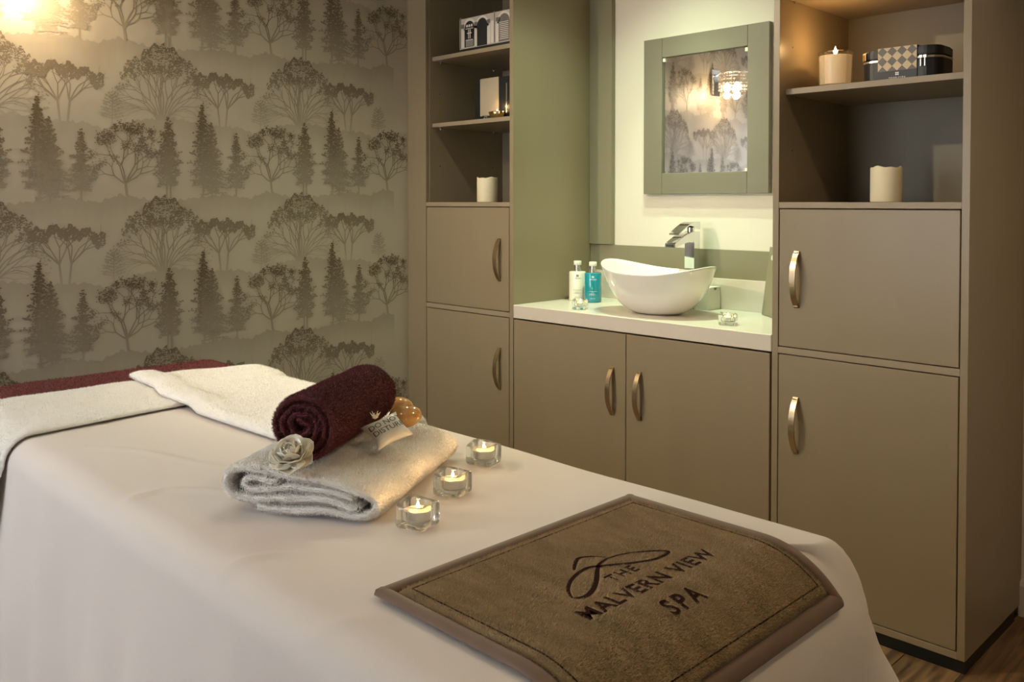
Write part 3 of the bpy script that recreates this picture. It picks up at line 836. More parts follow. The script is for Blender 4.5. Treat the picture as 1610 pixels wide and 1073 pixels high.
def black_case():
    root = thing('vanity_case', 'black zipped case with a harlequin diamond sleeve on the upper right shelf', 'case', (2.276, 0.165, 1.6995))
    w, d, h = 0.240, 0.150, 0.098
    body = obj('body', plan_rounded(w, d, .045, 0, .060, bev=.003), M_black, root, world=False)
    obj('zip', plan_rounded(w + .003, d + .003, .046, .0602, .0665, bev=.001), M_silver, root, world=False)
    obj('lid', plan_rounded(w, d, .045, .0668, h, bev=.005), M_black, root, world=False)
    sl = thing_sleeve = obj('sleeve', rounded_prism(d + .007, h + .003, .004, -.0585, .0585, 2, bev=0), M_black, root, world=False, rot=(0, 0, PI / 2))
    obj('harlequin_panel', bxm(-.0580, .0580, -.0011, 0, 0, .071), M_harl, root, loc=(0.0, -d / 2 - .0037, .0295), world=False)
    tv, tf = text_tris('TEMPLESPA', .0085, 1.25)
    tv = [(u, -d / 2 - .0042, .005 + v) for u, v, _ in tv]
    sq = []
    for (a, b, c, e) in [(-.005, -.0006, .0155, .0198), (.0006, .005, .0155, .0198), (-.005, -.0006, .0208, .025), (.0006, .005, .0208, .025)]:
        sq.append(([(a, -d / 2 - .0042, c), (b, -d / 2 - .0042, c), (b, -d / 2 - .0042, e), (a, -d / 2 - .0042, e)], [(0, 1, 2, 3)]))
    obj('emblem_print', mesh(*join_data([(tv, tf)] + sq)), M_inkw, root, world=False)
    for x in (.070, .082):
        z = obj('zip_slider', bxm(x - .006, x + .006, -d / 2 - .007, -d / 2 - .0015, .058, .069, .0015), M_silver, root, world=False)
        box('pull_tab', x - .0022, x + .0022, -d / 2 - .0075, -d / 2 - .0055, .034, .059, M_silver, z, .0008, world=False)
    obj('corner_plate', bxm(-.012, .012, -.0012, .001, -.012, .012, .0008), M_gold, root, loc=(-.1075, -.0625, .082), rot=(0, 0, -PI / 4), world=False)
black_case()

def pillar_candle(loc, label, seed):
    root = thing('pillar_candle', label, 'candle', loc, group='ivory pillar candles')
    r, h = 0.0475, 0.111; n = 64
    rows = []
    def top(a): return h + .0022 * math.sin(3 * a + seed) + .0016 * math.sin(7 * a + 2 * seed)
    prof_ = [(.97, 0, 0), (1, .003, 0), (1, None, -.006), (.985, None, -.001), (.95, None, 0), (.90, None, -.003), (.86, None, -.012), (.5, None, -.018), (0.0, None, -.020)]
    for s, z, dz in prof_:
        rows.append([(r * s * math.cos(2 * PI * k / n), r * s * math.sin(2 * PI * k / n), (z if z is not None else (top(2 * PI * k / n) if s > .8 else h) + dz)) for k in range(n)])
    V = [p for q in rows for p in q]; F = [tuple(range(n))[::-1]]
    for i in range(len(rows) - 1):
        for k in range(n):
            k2 = (k + 1) % n; F.append((i * n + k, i * n + k2, (i + 1) * n + k2, (i + 1) * n + k))
    obj('wax_body', mesh(V, F, True), M_ledwax, root, world=False)
    obj('wick', tube([(0, 0, h - .021), (.0004, 0, h - .008)], .0011, 6), M_wick, root, world=False)
pillar_candle((2.204, 0.190, 1.3302), 'ivory pillar candle on the bottom shelf of the right cabinet', 0.7)
pillar_candle((0.424, 0.125, 1.3302), 'ivory pillar candle on the bottom shelf of the left cabinet', 2.1)

def photo_box():
    M_facade = mat('facade_print', srgb(186, 178, 170), 0.5, var=0.18, nscale=30, stretch=(1, 1, .4))
    M_facade_l = mat('facade_light', srgb(216, 208, 198), 0.5, var=0.06, nscale=60)
    M_facade_d = mat('facade_dark', srgb(34, 36, 36), 0.5, var=0.2, nscale=40)
    M_facade_m = mat('facade_mid', srgb(112, 106, 102), 0.5, var=0.2, nscale=50)
    x0, x1, yf, z0 = 0.306, 0.676, 0.062, 2.0105
    root = thing('photo_box', 'long box printed with a grey photo of an arched facade on the top shelf', 'box', (x0, yf, z0))
    w, h, d = x1 - x0, 0.154, 0.14
    box('carton', 0, w, 0, d, 0, h, M_facade_d, root, .0015, world=False)
    yy = [-.0004]
    def flat(name, polys, m, lift):
        if name in ('door_lights', 'shutter_slats'):
            V, F = [], []
            for p in polys:
                b = len(V); V += [(a, -.0004 - lift, c) for a, c in p]; F.append(tuple(range(b, b + len(p))))
            tag(obj(name, mesh(V, F), m, root, world=False), kind='stuff')
        else:
            for p in polys: obj(name, mesh([(a, -.0004 - lift, c) for a, c in p], [tuple(range(len(p)))]), m, root, world=False)
    R_ = lambda a, b, c, e: [(a, c), (b, c), (b, e), (a, e)]
    def arch(xc, hw_, zb, zs):
        p = [(xc - hw_, zb), (xc + hw_, zb)]
        for k in range(13):
            a = PI * k / 12; p.append((xc + hw_ * math.cos(a), zs + hw_ * math.sin(a)))
        return p
    flat('facade_ground', [R_(0.001, w - .001, .016, h - .001)], M_facade, 0)
    flat('pale_column', [R_(a, b, .022, .118) for a, b in ((.012, .034), (.100, .122), (.182, .204), (.208, .226), (.240, .266), (.318, .334))]
         + [arch(xc, .043, .10, .108) for xc in (.068, .152, .292)], M_facade_l, .0002)
    flat('mid_tone', [R_(a, b, .110, .128) for a, b in ((.012, .034), (.100, .122), (.182, .204), (.240, .266))] + [R_(.004, .012, .02, .16), R_(.229, .235, .02, .16), arch(.292, .034, .02, .106)], M_facade_m, .0004)
    flat('dark_arch', [arch(.068, .033, .022, .106), arch(.152, .033, .018, .108)] + [R_(.2665 + i * .0, .2685, .03, .10) for i in range(1)], M_facade_d, .0006)
    flat('door_lights', [R_(.060, .065, .06, .10), R_(.071, .076, .06, .10), R_(.052, .084, .082, .086)] + [R_(.046 + i * .0075, .0485 + i * .0075, .024, .052) for i in range(7)]
         + [R_(.044, .092, .052, .055), R_(.042, .094, .103, .106)] + [arch(.068 + dx, .006, .112, .118) for dx in (-.016, 0, .016)], M_facade_l, .0008)
    flat('shutter_slats', [R_(.264, .320, .030 + i * .008, .033 + i * .008) for i in range(10)], M_facade_l, .0008)
photo_box()

def upright_case():
    root = thing('toiletry_case', 'black upright case with a beige sleeve on the middle left shelf', 'case', (0.512, 0.150, 1.6995))
    w, h, d = 0.292, 0.186, 0.10
    obj('front_shell', rounded_prism(w, h, .030, -d / 2, -.004, 6, (0, 0, 1, 1), .005), M_black, root, world=False)
    obj('zip', rounded_prism(w + .002, h + .001, .031, -.0036, .0036, 6, (0, 0, 1, 1), 0), M_silver, root, world=False)
    obj('rear_shell', rounded_prism(w, h, .030, .004, d / 2, 6, (0, 0, 1, 1), .005), M_black, root, world=False)
    M_beige = mat('beige_sleeve', srgb(170, 158, 138), 0.6, var=0.05, nscale=5, stretch=(4, 1, .6))
    obj('sleeve', rounded_prism(d + .005, h - .016, .003, -.060, .060, 2, bev=0), M_beige, root, loc=(-.046, 0, .018), rot=(0, 0, PI / 2), world=False)
    box('side_zip', .058, .066, -d / 2 - .0015, -d / 2 + .001, .02, h - .03, M_silver, root, .0008, world=False)
upright_case()

def gold_bowl():
    root = thing('tealight_bowl', 'small gold petal bowl with a lit tealight on the middle left shelf', 'tealight', (0.548, 0.068, 1.6995))
    n = 64; rows = []
    for s, z in [(0, 0), (.55, 0), (.75, .006), (.92, .016), (1.0, .028), (.97, .0285), (.88, .018), (.70, .009), (.0, .007)]:
        rows.append([(.046 * s * (1 + .06 * math.cos(8 * 2 * PI * k / n) * (s > .7)) * math.cos(2 * PI * k / n), .026 * s * (1 + .06 * math.cos(8 * 2 * PI * k / n) * (s > .7)) * math.sin(2 * PI * k / n), z) for k in range(n)])
    V = [p for q in rows for p in q]; F = []
    for i in range(len(rows) - 1):
        for k in range(n):
            k2 = (k + 1) % n; F.append((i * n + k, i * n + k2, (i + 1) * n + k2, (i + 1) * n + k))
    obj('bowl', mesh(V, F, True), M_gold, root, world=False)
    c = obj('tealight_cup', CUP, None, root, loc=(0, 0, .0095), world=False); obj('wax', WAX, None, c, world=False)
    obj('flame', FLAME, None, root, loc=(0, 0, .027), world=False)
    l = bpy.data.lights.new('flame_light', 'POINT'); l.energy = .10; l.color = (1.0, 0.58, 0.22); l.shadow_soft_size = 0.006
    lo = bpy.data.objects.new('flame_light', l); C.objects.link(lo); lo.parent = root; lo.location = (0, 0, .055)
gold_bowl()
cr = thing('glass_pebble', 'tiny clear glass cube beside the gold bowl', 'ornament', (0.474, 0.062, 1.6997))
box('cube', -.008, .008, -.008, .008, 0, .016, M_glass, cr, .002, 2, world=False)
box('foot', -.012, .012, -.010, .010, -.0002, .001, M_glass, cr, world=False)

# ================================================================== COUCH AND LINEN
BX0, BX1, BY0, BY1, BZ = 0.53, 2.81, -2.055, -1.25, 0.795
bcx, bcy, hx, hy = (BX0 + BX1) / 2, (BY0 + BY1) / 2, (BX1 - BX0) / 2, (BY1 - BY0) / 2
RE_F, RE_S = 0.15, 0.055          # edge rounding at the foot / the sides
def wrap(c, half, re, off):
    """arc length c from the centre -> (position, drop) following the rounded edge; off lifts along the normal"""
    s = 1 if c >= 0 else -1; t = abs(c) - (half - re)
    if t <= 0: return c, off, 0.0
    if t < re * PI / 2:
        p = t / re; return s * (half - re + (re + off) * math.sin(p)), -re + (re + off) * math.cos(p), p
    h = t - re * PI / 2
    return s * (half + off + min(.012, .3 * h) + .17 * h), -re - h, PI / 2
def on_bed(u, v, off):
    """u, v world x, y of the unrolled cloth -> point on the couch"""
    ru = RE_F if u > bcx else RE_S
    x, dz1, p1 = wrap(u - bcx, hx, ru, off); y, dz2, p2 = wrap(v - bcy, hy, RE_S, off)
    return Vector((bcx + x, bcy + y, BZ + dz1 + dz2 - off if (p1 == 0 or p2 == 0) else BZ + dz1 + dz2 - off))

couch = thing('treatment_couch', 'padded treatment couch hidden under the white sheet', 'couch', (bcx, bcy, 0))
box('padded_top', BX0 + .06, BX1 - .09, BY0 + .05, BY1 - .05, BZ - .13, BZ - .035, M_couch, couch, .03, 3)
box('base_cabinet', BX0 + .25, BX1 - .35, BY0 + .14, BY1 - .14, 0.0, BZ - .13, M_couch, couch, .01)

def sheet():
    K, SX, SY = 14, 220, 60          # points per corner, long side, short side
    def ring(d, rc):
        r = min(max(rc - d, 0.004), hy - d - 1e-4); ax, ay = hx - d - r, hy - d - r
        pts = []
        cs = [(ax, -ay, -PI / 2), (ax, ay, 0), (-ax, ay, PI / 2), (-ax, -ay, PI)]
        for i, (cx, cy, a0) in enumerate(cs):
            for k in range(K):
                a = a0 + (PI / 2) * k / (K - 1); pts.append((cx + r * math.cos(a), cy + r * math.sin(a), math.cos(a), math.sin(a)))
            nxt = cs[(i + 1) % 4]; a1 = a0 + PI / 2
            sx, sy = cx + r * math.cos(a1), cy + r * math.sin(a1)
            ex, ey = nxt[0] + r * math.cos(nxt[2]), nxt[1] + r * math.sin(nxt[2])
            m = SY if i in (0, 2) else SX
            for k in range(1, m):
                t = k / m; pts.append((sx + (ex - sx) * t, sy + (ey - sy) * t, math.cos(a1), math.sin(a1)))
        return pts
    RC = 0.095
    base = ring(0, RC); n = len(base)
    re = [RE_S + (RE_F - RE_S) * max(0, b[2]) ** 2 for b in base]
    arc = [0]
    for i in range(1, n): arc.append(arc[-1] + math.hypot(base[i][0] - base[i - 1][0], base[i][1] - base[i - 1][1]))
    rows = []
    creases = [(.0060, .010, [(1.775, -2.05), (1.748, -2.00), (1.75, -1.95), (1.79, -1.90), (1.84, -1.87)]),
               (.0050, .009, [(2.16, -2.05), (2.15, -2.01), (2.165, -1.96), (2.21, -1.91)]),
               (.0030, .012, [(1.30, -1.98), (1.46, -1.88), (1.70, -1.80)]), (.0040, .010, [(2.40, -2.05), (2.42, -2.0), (2.47, -1.96)])]
    def crease(x, y):
        h = 0.0
        for amp, wd, pts in creases:
            m = 9.0; tt = 0
            for i in range(len(pts) - 1):
                ax, ay = pts[i]; bx, by = pts[i + 1]; l2 = (bx - ax) ** 2 + (by - ay) ** 2
                t = max(0, min(1, ((x - ax) * (bx - ax) + (y - ay) * (by - ay)) / l2))
                d = math.hypot(x - ax - t * (bx - ax), y - ay - t * (by - ay))
                if d < m: m = d; tt = (i + t) / (len(pts) - 1)
            h += amp * math.exp(-(m / wd) ** 2) * math.sin(PI * min(1, max(0, tt * .9 + .05)))
        return h
    # flat top
    inner = hy - 0.0006
    for t in [1 - i / 46 for i in range(47)]:
        row = []
        cache = {}
        for i in range(n):
            d = re[i] + (inner - re[i]) * t
            kd = round(d, 5)
            if kd not in cache: cache[kd] = ring(d, RC)
            p = cache[kd][i]
            x, y = bcx + p[0], bcy + p[1]
            z = BZ + .0026 * sn(x * .6, y, 3.1, 6) + .0012 * sn(x, y, 8.1, 13) + .0022 * max(0, sn(x * .8 + y * 2.2, y * .5 - x * .3, 2.0, 7) - .25)
            row.append((x, y, z + crease(x, y)))
        rows.append(row)
    for j in range(1, 9):           # rounded edge
        ph = PI / 2 * j / 8; row = []
        cache = {}
        for i in range(n):
            d = re[i] * (1 - math.sin(ph)); kd = round(d, 5)
            if kd not in cache: cache[kd] = ring(d, RC)
            p = cache[kd][i]
            x, y = bcx + p[0], bcy + p[1]
            row.append((x, y, BZ - re[i] * (1 - math.cos(ph)) + crease(x, y) + .0026 * sn(x * .6, y, 3.1, 6) * math.cos(ph)))
        rows.append(row)
    for j in range(1, 23):          # hanging skirt
        l = j / 22; row = []
        for i in range(n):
            p = base[i]; s = arc[i]
            corner = (abs(p[2]) * abs(p[3])) ** .5 * 1.4
            foot = max(0, p[2]); near = max(0, -p[3])
            amp = .006 + .026 * foot + .046 * corner + .006 * near
            fold = (math.sin(s * 23 + 1.3 * sn(s, 0, 1, 2)) + .7 * math.sin(s * 41 + 2 + 2 * sn(s, 0, 5, 1.4)) + .9 * sn(s, 0, l * .6, 9))
            o = .012 * l + amp * fold * min(1, l * 2.4) * .6 + (.10 * foot + .05 * corner + .03 * near + .02 * max(0, p[3])) * l + .045 * corner * foot * min(1, l * 5) + near * .012 * (math.sin(s * 7.3 + l * 2.2) + .6 * math.sin(s * 12.7 - l * 1.5 + 1)) * min(1, l * 2.5)
            ztop = BZ - re[i]; z = ztop + (0.035 - ztop) * l
            row.append((bcx + p[0] + p[2] * o, bcy + p[1] + p[3] * o, z))
        rows.append(row)
    V = [p for r in rows for p in r]; F = []
    for i in range(len(rows) - 1):
        for k in range(n):
            k2 = (k + 1) % n; F.append((i * n + k, (i + 1) * n + k, (i + 1) * n + k2, i * n + k2))
    F.append(tuple(range(n)))
    me = mesh(V, F, True)
    tag(obj('bed_sheet', me, M_sheet), 'smooth white cotton sheet draped over the treatment couch to the floor', 'sheet')
sheet()

def cloth(u0, u1, v0, v1, nu, nv, thick, off, wob=0.0, seed=0.0, edge=None):
    """thin slab of cloth lying on the bed between off and off + thick with rounded rims"""
    top, bot = [], []
    for i in range(nu + 1):
        rt, rb = [], []
        for j in range(nv + 1):
            a, b = i / nu, j / nv
            u, v = u0 + (u1 - u0) * a, v0 + (v1 - v0) * b
            if edge: u, v = edge(a, b, u, v)
            e = min(a, 1 - a) * abs(u1 - u0); e2 = min(b, 1 - b) * abs(v1 - v0); e = min(e, e2)
            tk = thick * (0.45 + 0.55 * min(1, e / (thick * .9))) if thick > .004 else thick
            wv = wob * sn(u, v, seed, 9)
            of = off(u, v) if callable(off) else off
            rt.append(on_bed(u, v, of + tk + wv)); rb.append(on_bed(u, v, of))
        top.append(rt); bot.append(rb)
    nvv = nv + 1; V = [p for r in top for p in r] + [p for r in bot for p in r]; N0 = len(V) // 2; F = []
    for i in range(nu):
        for j in range(nv):
            a = i * nvv + j; b = a + nvv
            F.append((a, b, b + 1, a + 1)); F.append((N0 + a, N0 + a + 1, N0 + b + 1, N0 + b))
    for i in range(nu):
        a = i * nvv; b = a + nvv
        F.append((a, N0 + a, N0 + b, b)); a += nv; b += nv; F.append((a, b, N0 + b, N0 + a))
    for j in range(nv):
        a = j; F.append((a, a + 1, N0 + a + 1, N0 + a)); a = nu * nvv + j; F.append((a, N0 + a, N0 + a + 1, a + 1))
    return mesh(V, F, True)

# maroon towel across the head end
mt = tag(obj('head_towel', cloth(0.30, 0.96, BY0 - .25, BY1 + .22, 60, 110, .008, .007, .003, 1.0), M_maroon), 'dark maroon towel spread across the head end of the couch', 'towel')
tag(obj('pile', fuzz(mt.data, 60000, .0042, .0011, 1), M_maroon, mt), kind='stuff')
# white terry blanket: lower layer over the near half, folded flap over the far half
tb = thing('terry_blanket', 'white terry blanket folded back across the head of the couch', 'blanket', (1.1, -1.65, BZ))
def step(x, a, b): t = min(1, max(0, (x - a) / (b - a))); return t * t * (3 - 2 * t)
def offA(u, v): return .0205 - .0140 * step(u, .975, 1.03)
def offB(u, v):
    over = (1 - step(v, -1.585, -1.55)) * (1 - step(u, 1.20, 1.25))      # where the flap lies on the lower layer
    return offA(u, v) + .0125 * over
def edA(a, b, u, v): return u + a * (.035 * (1 - b) + .012 * math.sin(b * 5)), v
lo_ = obj('lower_layer', cloth(0.83, 1.150, BY0 - .25, -1.60, 44, 90, .009, offA, .003, 4.0, edA), M_terry, tb)
tag(obj('pile', fuzz(lo_.data, 60000, .0035, .0010, 2), M_terry, lo_), kind='stuff')
def edB(a, b, u, v): return u + (1 - a) * .13 * b, v - .010 * math.sin(a * 4) * (1 - b) 
fp = obj('folded_flap', cloth(0.80, 1.66, -1.635, BY1 + .18, 90, 60, .020, offB, .004, 7.0, edB), M_terry, tb)
tag(obj('pile', fuzz(fp.data, 90000, .0035, .0010, 3), M_terry, fp), kind='stuff')

# ------------------------------------------------------------------ brown embroidered mat
def spa_mat():
    root = thing('bath_mat', 'brown velour mat embroidered with a leaf logo at the foot of the couch', 'mat', (2.55, -1.65, BZ))
    U0, U1, V0, V1 = 2.406, 2.793, -1.924, -1.390
    OFF = 0.0065
    me = cloth(U0 + .012, U1 - .012, V0 + .012, V1 - .012, 70, 90, .006, OFF, .0012, 2.0)
    pad = obj('velour_pad', me, M_brown, root)
    # binding: a rounded tape round the four edges
    for (a, b) in [((U0, V0), (U1, V0)), ((U1, V0), (U1, V1)), ((U1, V1), (U0, V1)), ((U0, V1), (U0, V0))]:
        n = 60; P = []
        du, dv = (b[0] - a[0]), (b[1] - a[1]); l = math.hypot(du, dv); nu_, nv_ = -dv / l, du / l
        for i in range(n + 1):
            t = -.009 / l + (1 + .018 / l) * i / n; row = []
            for j in range(9):
                q = PI * 1.0 * j / 8
                w_ = .008 - .0115 * (1 - math.cos(q)) ; hgt = .0015 + .0075 * math.sin(q)
                k = min(1, t * l / .010, (1 - t) * l / .010)
                ww = w_
                row.append(on_bed(a[0] + du * t + nu_ * ww, a[1] + dv * t + nv_ * ww, OFF - .0015 + hgt))
            P.append(row)
        obj('binding', grid_mesh(P), M_binding, root)
    # stitched line inside the binding
    for (a, b) in [((U0 + .024, V0 + .024), (U1 - .024, V0 + .024)), ((U1 - .024, V0 + .024), (U1 - .024, V1 - .024)), ((U1 - .024, V1 - .024), (U0 + .024, V1 - .024)), ((U0 + .024, V1 - .024), (U0 + .024, V0 + .024))]:
        pts = [on_bed(a[0] + (b[0] - a[0]) * i / 50, a[1] + (b[1] - a[1]) * i / 50, OFF + .0068) for i in range(51)]
        obj('stitching', tube(pts, .0010, 5), M_embroid, root)
    # lettering: reads along +y, tops towards -x
    polys = []
    def put(body, size, spacing, uc, vc, bold):
        V, F = text_tris(body, size, spacing, bold)
        polys.append(([(uc - q, vc + p) for p, q, _ in V], F))
    put('THE', .028, 1.30, 2.609, -1.661, .0009)
    put('MALVERN VIEW', .0385, 1.10, 2.657, -1.654, .0012)
    put('SPA', .0385, 1.35, 2.711, -1.660, .0012)
    def stroke(pts, w0, w1):
        pts = [Vector(p) for p in pts]
        # Catmull-Rom smoothing
        sm = []
        for i in range(len(pts) - 1):
            p0, p1, p2, p3 = pts[max(i - 1, 0)], pts[i], pts[i + 1], pts[min(i + 2, len(pts) - 1)]
            for k in range(5):
                t = k / 5
                sm.append(.5 * ((2 * p1) + (-p0 + p2) * t + (2 * p0 - 5 * p1 + 4 * p2 - p3) * t * t + (-p0 + 3 * p1 - 3 * p2 + p3) * t ** 3))
        sm.append(pts[-1]); n = len(sm); V, F = [], []
        for i, p in enumerate(sm):
            d = (sm[min(i + 1, n - 1)] - sm[max(i - 1, 0)]).normalized(); q = Vector((-d.y, d.x))
            t = i / (n - 1); w_ = (w0 + (w1 - w0) * t) * (.45 + .55 * math.sin(PI * min(1, max(0, t))) ** .6)
            V += [p + q * w_ / 2, p - q * w_ / 2]
        F = [(2 * i, 2 * i + 1, 2 * i + 3, 2 * i + 2) for i in range(n - 1)]
        polys.append(([tuple(v) for v in V], F))
    leaf = [(2.552, -1.636), (2.556, -1.612), (2.567, -1.587), (2.587, -1.559), (2.6, -1.55), (2.604, -1.569), (2.601, -1.592), (2.59, -1.617), (2.577, -1.639), (2.564, -1.66), (2.554, -1.678), (2.555, -1.701), (2.564, -1.728), (2.577, -1.749), (2.589, -1.761), (2.602, -1.769)]
    strand = [(2.552, -1.636), (2.556, -1.657), (2.568, -1.677), (2.586, -1.7), (2.603, -1.727), (2.61, -1.747), (2.609, -1.759), (2.603, -1.768)]
    hook = [(2.547, -1.633), (2.531, -1.646), (2.522, -1.663), (2.529, -1.679), (2.545, -1.701)]
    stroke(leaf, .0058, .0075); stroke(strand, .0066, .0090); stroke(hook, .004, .0075)
    # raster mask of the stitched areas keeps the pile out of them
    res = .0008; nu_, nv_ = int((U1 - U0) / res) + 1, int((V1 - V0) / res) + 1
    mask = np.zeros((nu_, nv_), bool)
    for P, F in polys:
        for f in F:
            for k in range(1, len(f) - 1):
                t = np.array([P[f[0]], P[f[k]], P[f[k + 1]]])[:, :2]
                t = (t - [U0, V0]) / res
                lo2 = np.floor(t.min(0)).astype(int) - 1; hi2 = np.ceil(t.max(0)).astype(int) + 2
                lo2 = np.clip(lo2, 0, [nu_ - 1, nv_ - 1]); hi2 = np.clip(hi2, 0, [nu_ - 1, nv_ - 1])
                gu, gv = np.meshgrid(np.arange(lo2[0], hi2[0]), np.arange(lo2[1], hi2[1]), indexing='ij')
                def ed(p, q): return (q[0] - p[0]) * (gv - p[1]) - (q[1] - p[1]) * (gu - p[0])
                e0, e1, e2 = ed(t[0], t[1]), ed(t[1], t[2]), ed(t[2], t[0])
                ins = ((e0 >= -.3) & (e1 >= -.3) & (e2 >= -.3)) | ((e0 <= .3) & (e1 <= .3) & (e2 <= .3))
                mask[lo2[0]:hi2[0], lo2[1]:hi2[1]] |= ins
    m2 = mask.copy()
    for a in (-1, 0, 1):
        for b in (-1, 0, 1): m2 |= np.roll(np.roll(mask, a, 0), b, 1)
    def keep(P):
        x = P[:, 0]; iu = ((x - U0) / res).astype(int); iv = ((P[:, 1] - V0) / res).astype(int)
        ok = (iu >= 0) & (iu < nu_) & (iv >= 0) & (iv < nv_)
        r = np.ones(len(P), bool); r[ok] = ~m2[iu[ok], iv[ok]]
        return r & ((x > BX1 - RE_F) | ok)
    tag(obj('pile', fuzz(me, 260000, .0040, .0008, 5, .55, keep, (0.35, 0.25, -.2)), M_brown, pad), kind='stuff')
    for nm, PP in (('lettering', polys[:1]), ('lettering', polys[1:2]), ('lettering', polys[2:3]), ('leaf_logo', polys[3:])):
        V, F = join_data(PP)
        obj(nm, mesh([on_bed(p[0], p[1], OFF + .0072) for p in V], F), M_embroid, root)
spa_mat()

# ------------------------------------------------------------------ folded white towel
def smooth_path(pts, sub=6):
    pts = [Vector(p) for p in pts]; sm = []
    for i in range(len(pts) - 1):
        p0, p1, p2, p3 = pts[max(i - 1, 0)], pts[i], pts[i + 1], pts[min(i + 2, len(pts) - 1)]
        for k in range(sub):
            t = k / sub
            sm.append(.5 * ((2 * p1) + (-p0 + p2) * t + (2 * p0 - 5 * p1 + 4 * p2 - p3) * t * t + (-p0 + 3 * p1 - 3 * p2 + p3) * t ** 3))
    sm.append(pts[-1]); return sm
def ribbon_extrude(path, thick, L_, ny, wob, seed, lofn=None):
    """thick ribbon following a path in (w, h), extruded along y from 0 to L_"""
    n = len(path); out = []
    for i, p in enumerate(path):
        d = (path[min(i + 1, n - 1)] - path[max(i - 1, 0)]).normalized(); out.append(Vector((-d.y, d.x)))
    loop = [p + q * thick / 2 for p, q in zip(path, out)]
    e = path[-1] - path[-2]; e.normalize()
    loop += [path[-1] + e * thick * .35]
    loop += [p - q * thick / 2 for p, q in zip(path[::-1], out[::-1])]
    e = path[0] - path[1]; e.normalize(); loop += [path[0] + e * thick * .35]
    m = len(loop); rows = []
    ys = [0, .003, .008] + [L_ * (j + 1) / ny for j in range(ny)]
    ys = [y for y in ys if y < L_ - .009] + [L_ - .008, L_ - .003, L_]
    cen = [p for p in path] + [path[-1]] + list(path[::-1]) + [path[0]]
    for y in ys:
        ed = min(y, L_ - y); k = .55 if ed < .001 else (.85 if ed < .004 else 1.0)
        row = []
        for i, p in enumerate(loop):
            c = cen[i]; q = c + (p - c) * k
            dx = wob * sn(q.x, q.y + y * .7, seed, 14) + wob * .6 * sn(q.x, y, seed + 4, 40); dz = wob * sn(q.x, y, seed + 9, 12)
            dy = wob * 1.6 * sn(i * .11, seed, 2.0) if ed < .02 else 0
            row.append((q.x + dx, y + dy, max(q.y + dz, .001)))
        rows.append(row)
    V = [p for r in rows for p in r]; F = []
    for i in range(len(rows) - 1):
        for k in range(m):
            k2 = (k + 1) % m; F.append((i * m + k, i * m + k2, (i + 1) * m + k2, (i + 1) * m + k))
    F2 = []
    for base_, rev in ((0, False), ((len(rows) - 1) * m, True)):
        for i in range(n - 1):
            q = (base_ + i, base_ + (m - 2 - i), base_ + (m - 3 - i), base_ + i + 1)
            F2.append(q if not rev else q[::-1])
    me = mesh(V, F + F2, True)
    bm = bmesh.new(); bm.from_mesh(me); bmesh.ops.recalc_face_normals(bm, faces=bm.faces); bm.to_mesh(me); bm.free()
    return me
def folded_towel():
    ang = math.radians(30)
    root = thing('folded_towel', 'thick folded white terry towel under the plum roll', 'towel', (1.930, -1.922, BZ + .0035), (0, 0, ang))
    path = smooth_path([(.070, .0085), (.10, .0080), (.14, .0105), (.185, .0120), (.235, .0095), (.272, .0110), (.289, .0240), (.282, .0400), (.255, .0510), (.20, .0600), (.13, .0665), (.07, .0740),
                        (.035, .0745), (.012, .0620), (.008, .0440), (.020, .0270), (.050, .0215), (.09, .0240), (.13, .0295), (.18, .0315), (.225, .0265), (.256, .0235)], 6)
    me = ribbon_extrude(path, .0125, .40, 44, .0042, 1.0)
    o = obj('outer_fold', me, M_terry, root, world=False)
    tag(obj('pile', fuzz(me, 210000, .0040, .0010, 7), M_terry, o, world=False), kind='stuff')
    path2 = smooth_path([(.245, .0365), (.20, .0450), (.14, .0460), (.09, .0400), (.058, .0375), (.042, .0435), (.043, .0540), (.058, .0590), (.085, .0545), (.105, .0530)], 6)
    me2 = ribbon_extrude(path2, .0120, .392, 36, .0030, 5.0)
    o2 = obj('inner_fold', me2, M_terry, root, loc=(0, .004, 0), world=False)
    tag(obj('pile', fuzz(me2, 70000, .0040, .0010, 8), M_terry, o2, world=False), kind='stuff')
folded_towel()

# ------------------------------------------------------------------ rolled plum towel
def rolled_towel():
    # axis direction on the folded towel
    fx, fy = 2.022, -1.822; bx, by = 1.845, -1.558
    ang = math.atan2(by - fy, bx - fx) - PI / 2; L_ = math.hypot(bx - fx, by - fy) + .01
    root = thing('rolled_towel', 'rolled plum towel lying on the folded white towel', 'towel', (fx, fy, BZ + .0865), (math.radians(-1.0), 0, ang))
    R0 = .064; turns = 3.6; n = 150; pts = []
    for i in range(n + 1):
        t = i / n; a = t * turns * 2 * PI
        r = .009 + (R0 - .0055 - .009) * t
        wv = .0022 * math.sin(a * 3.3 + 1) * (1 - t) + .0012 * math.sin(a * 7.1) * (1 - t)
        pts.append(Vector(((r + wv) * math.cos(-a + 2.1) * 1.03, .058 + (r + wv) * math.sin(-a + 2.1) * .97)))
    me = ribbon_extrude(pts, .0095, L_, 30, .0020, 3.0)
    o = obj('spiral_roll', me, M_maroon_roll, root, world=False)
    tag(obj('pile', fuzz(me, 210000, .0042, .0010, 9, .6), M_maroon_roll, o, world=False), kind='stuff')
    # core filling
    obj('core', lathe([(0, 0), (.010, 0), (.010, L_ - .03), (0, L_ - .03)], 16), M_maroon_roll, root, loc=(0, .02, .058), rot=(-PI / 2, 0, 0), world=False)
rolled_towel()

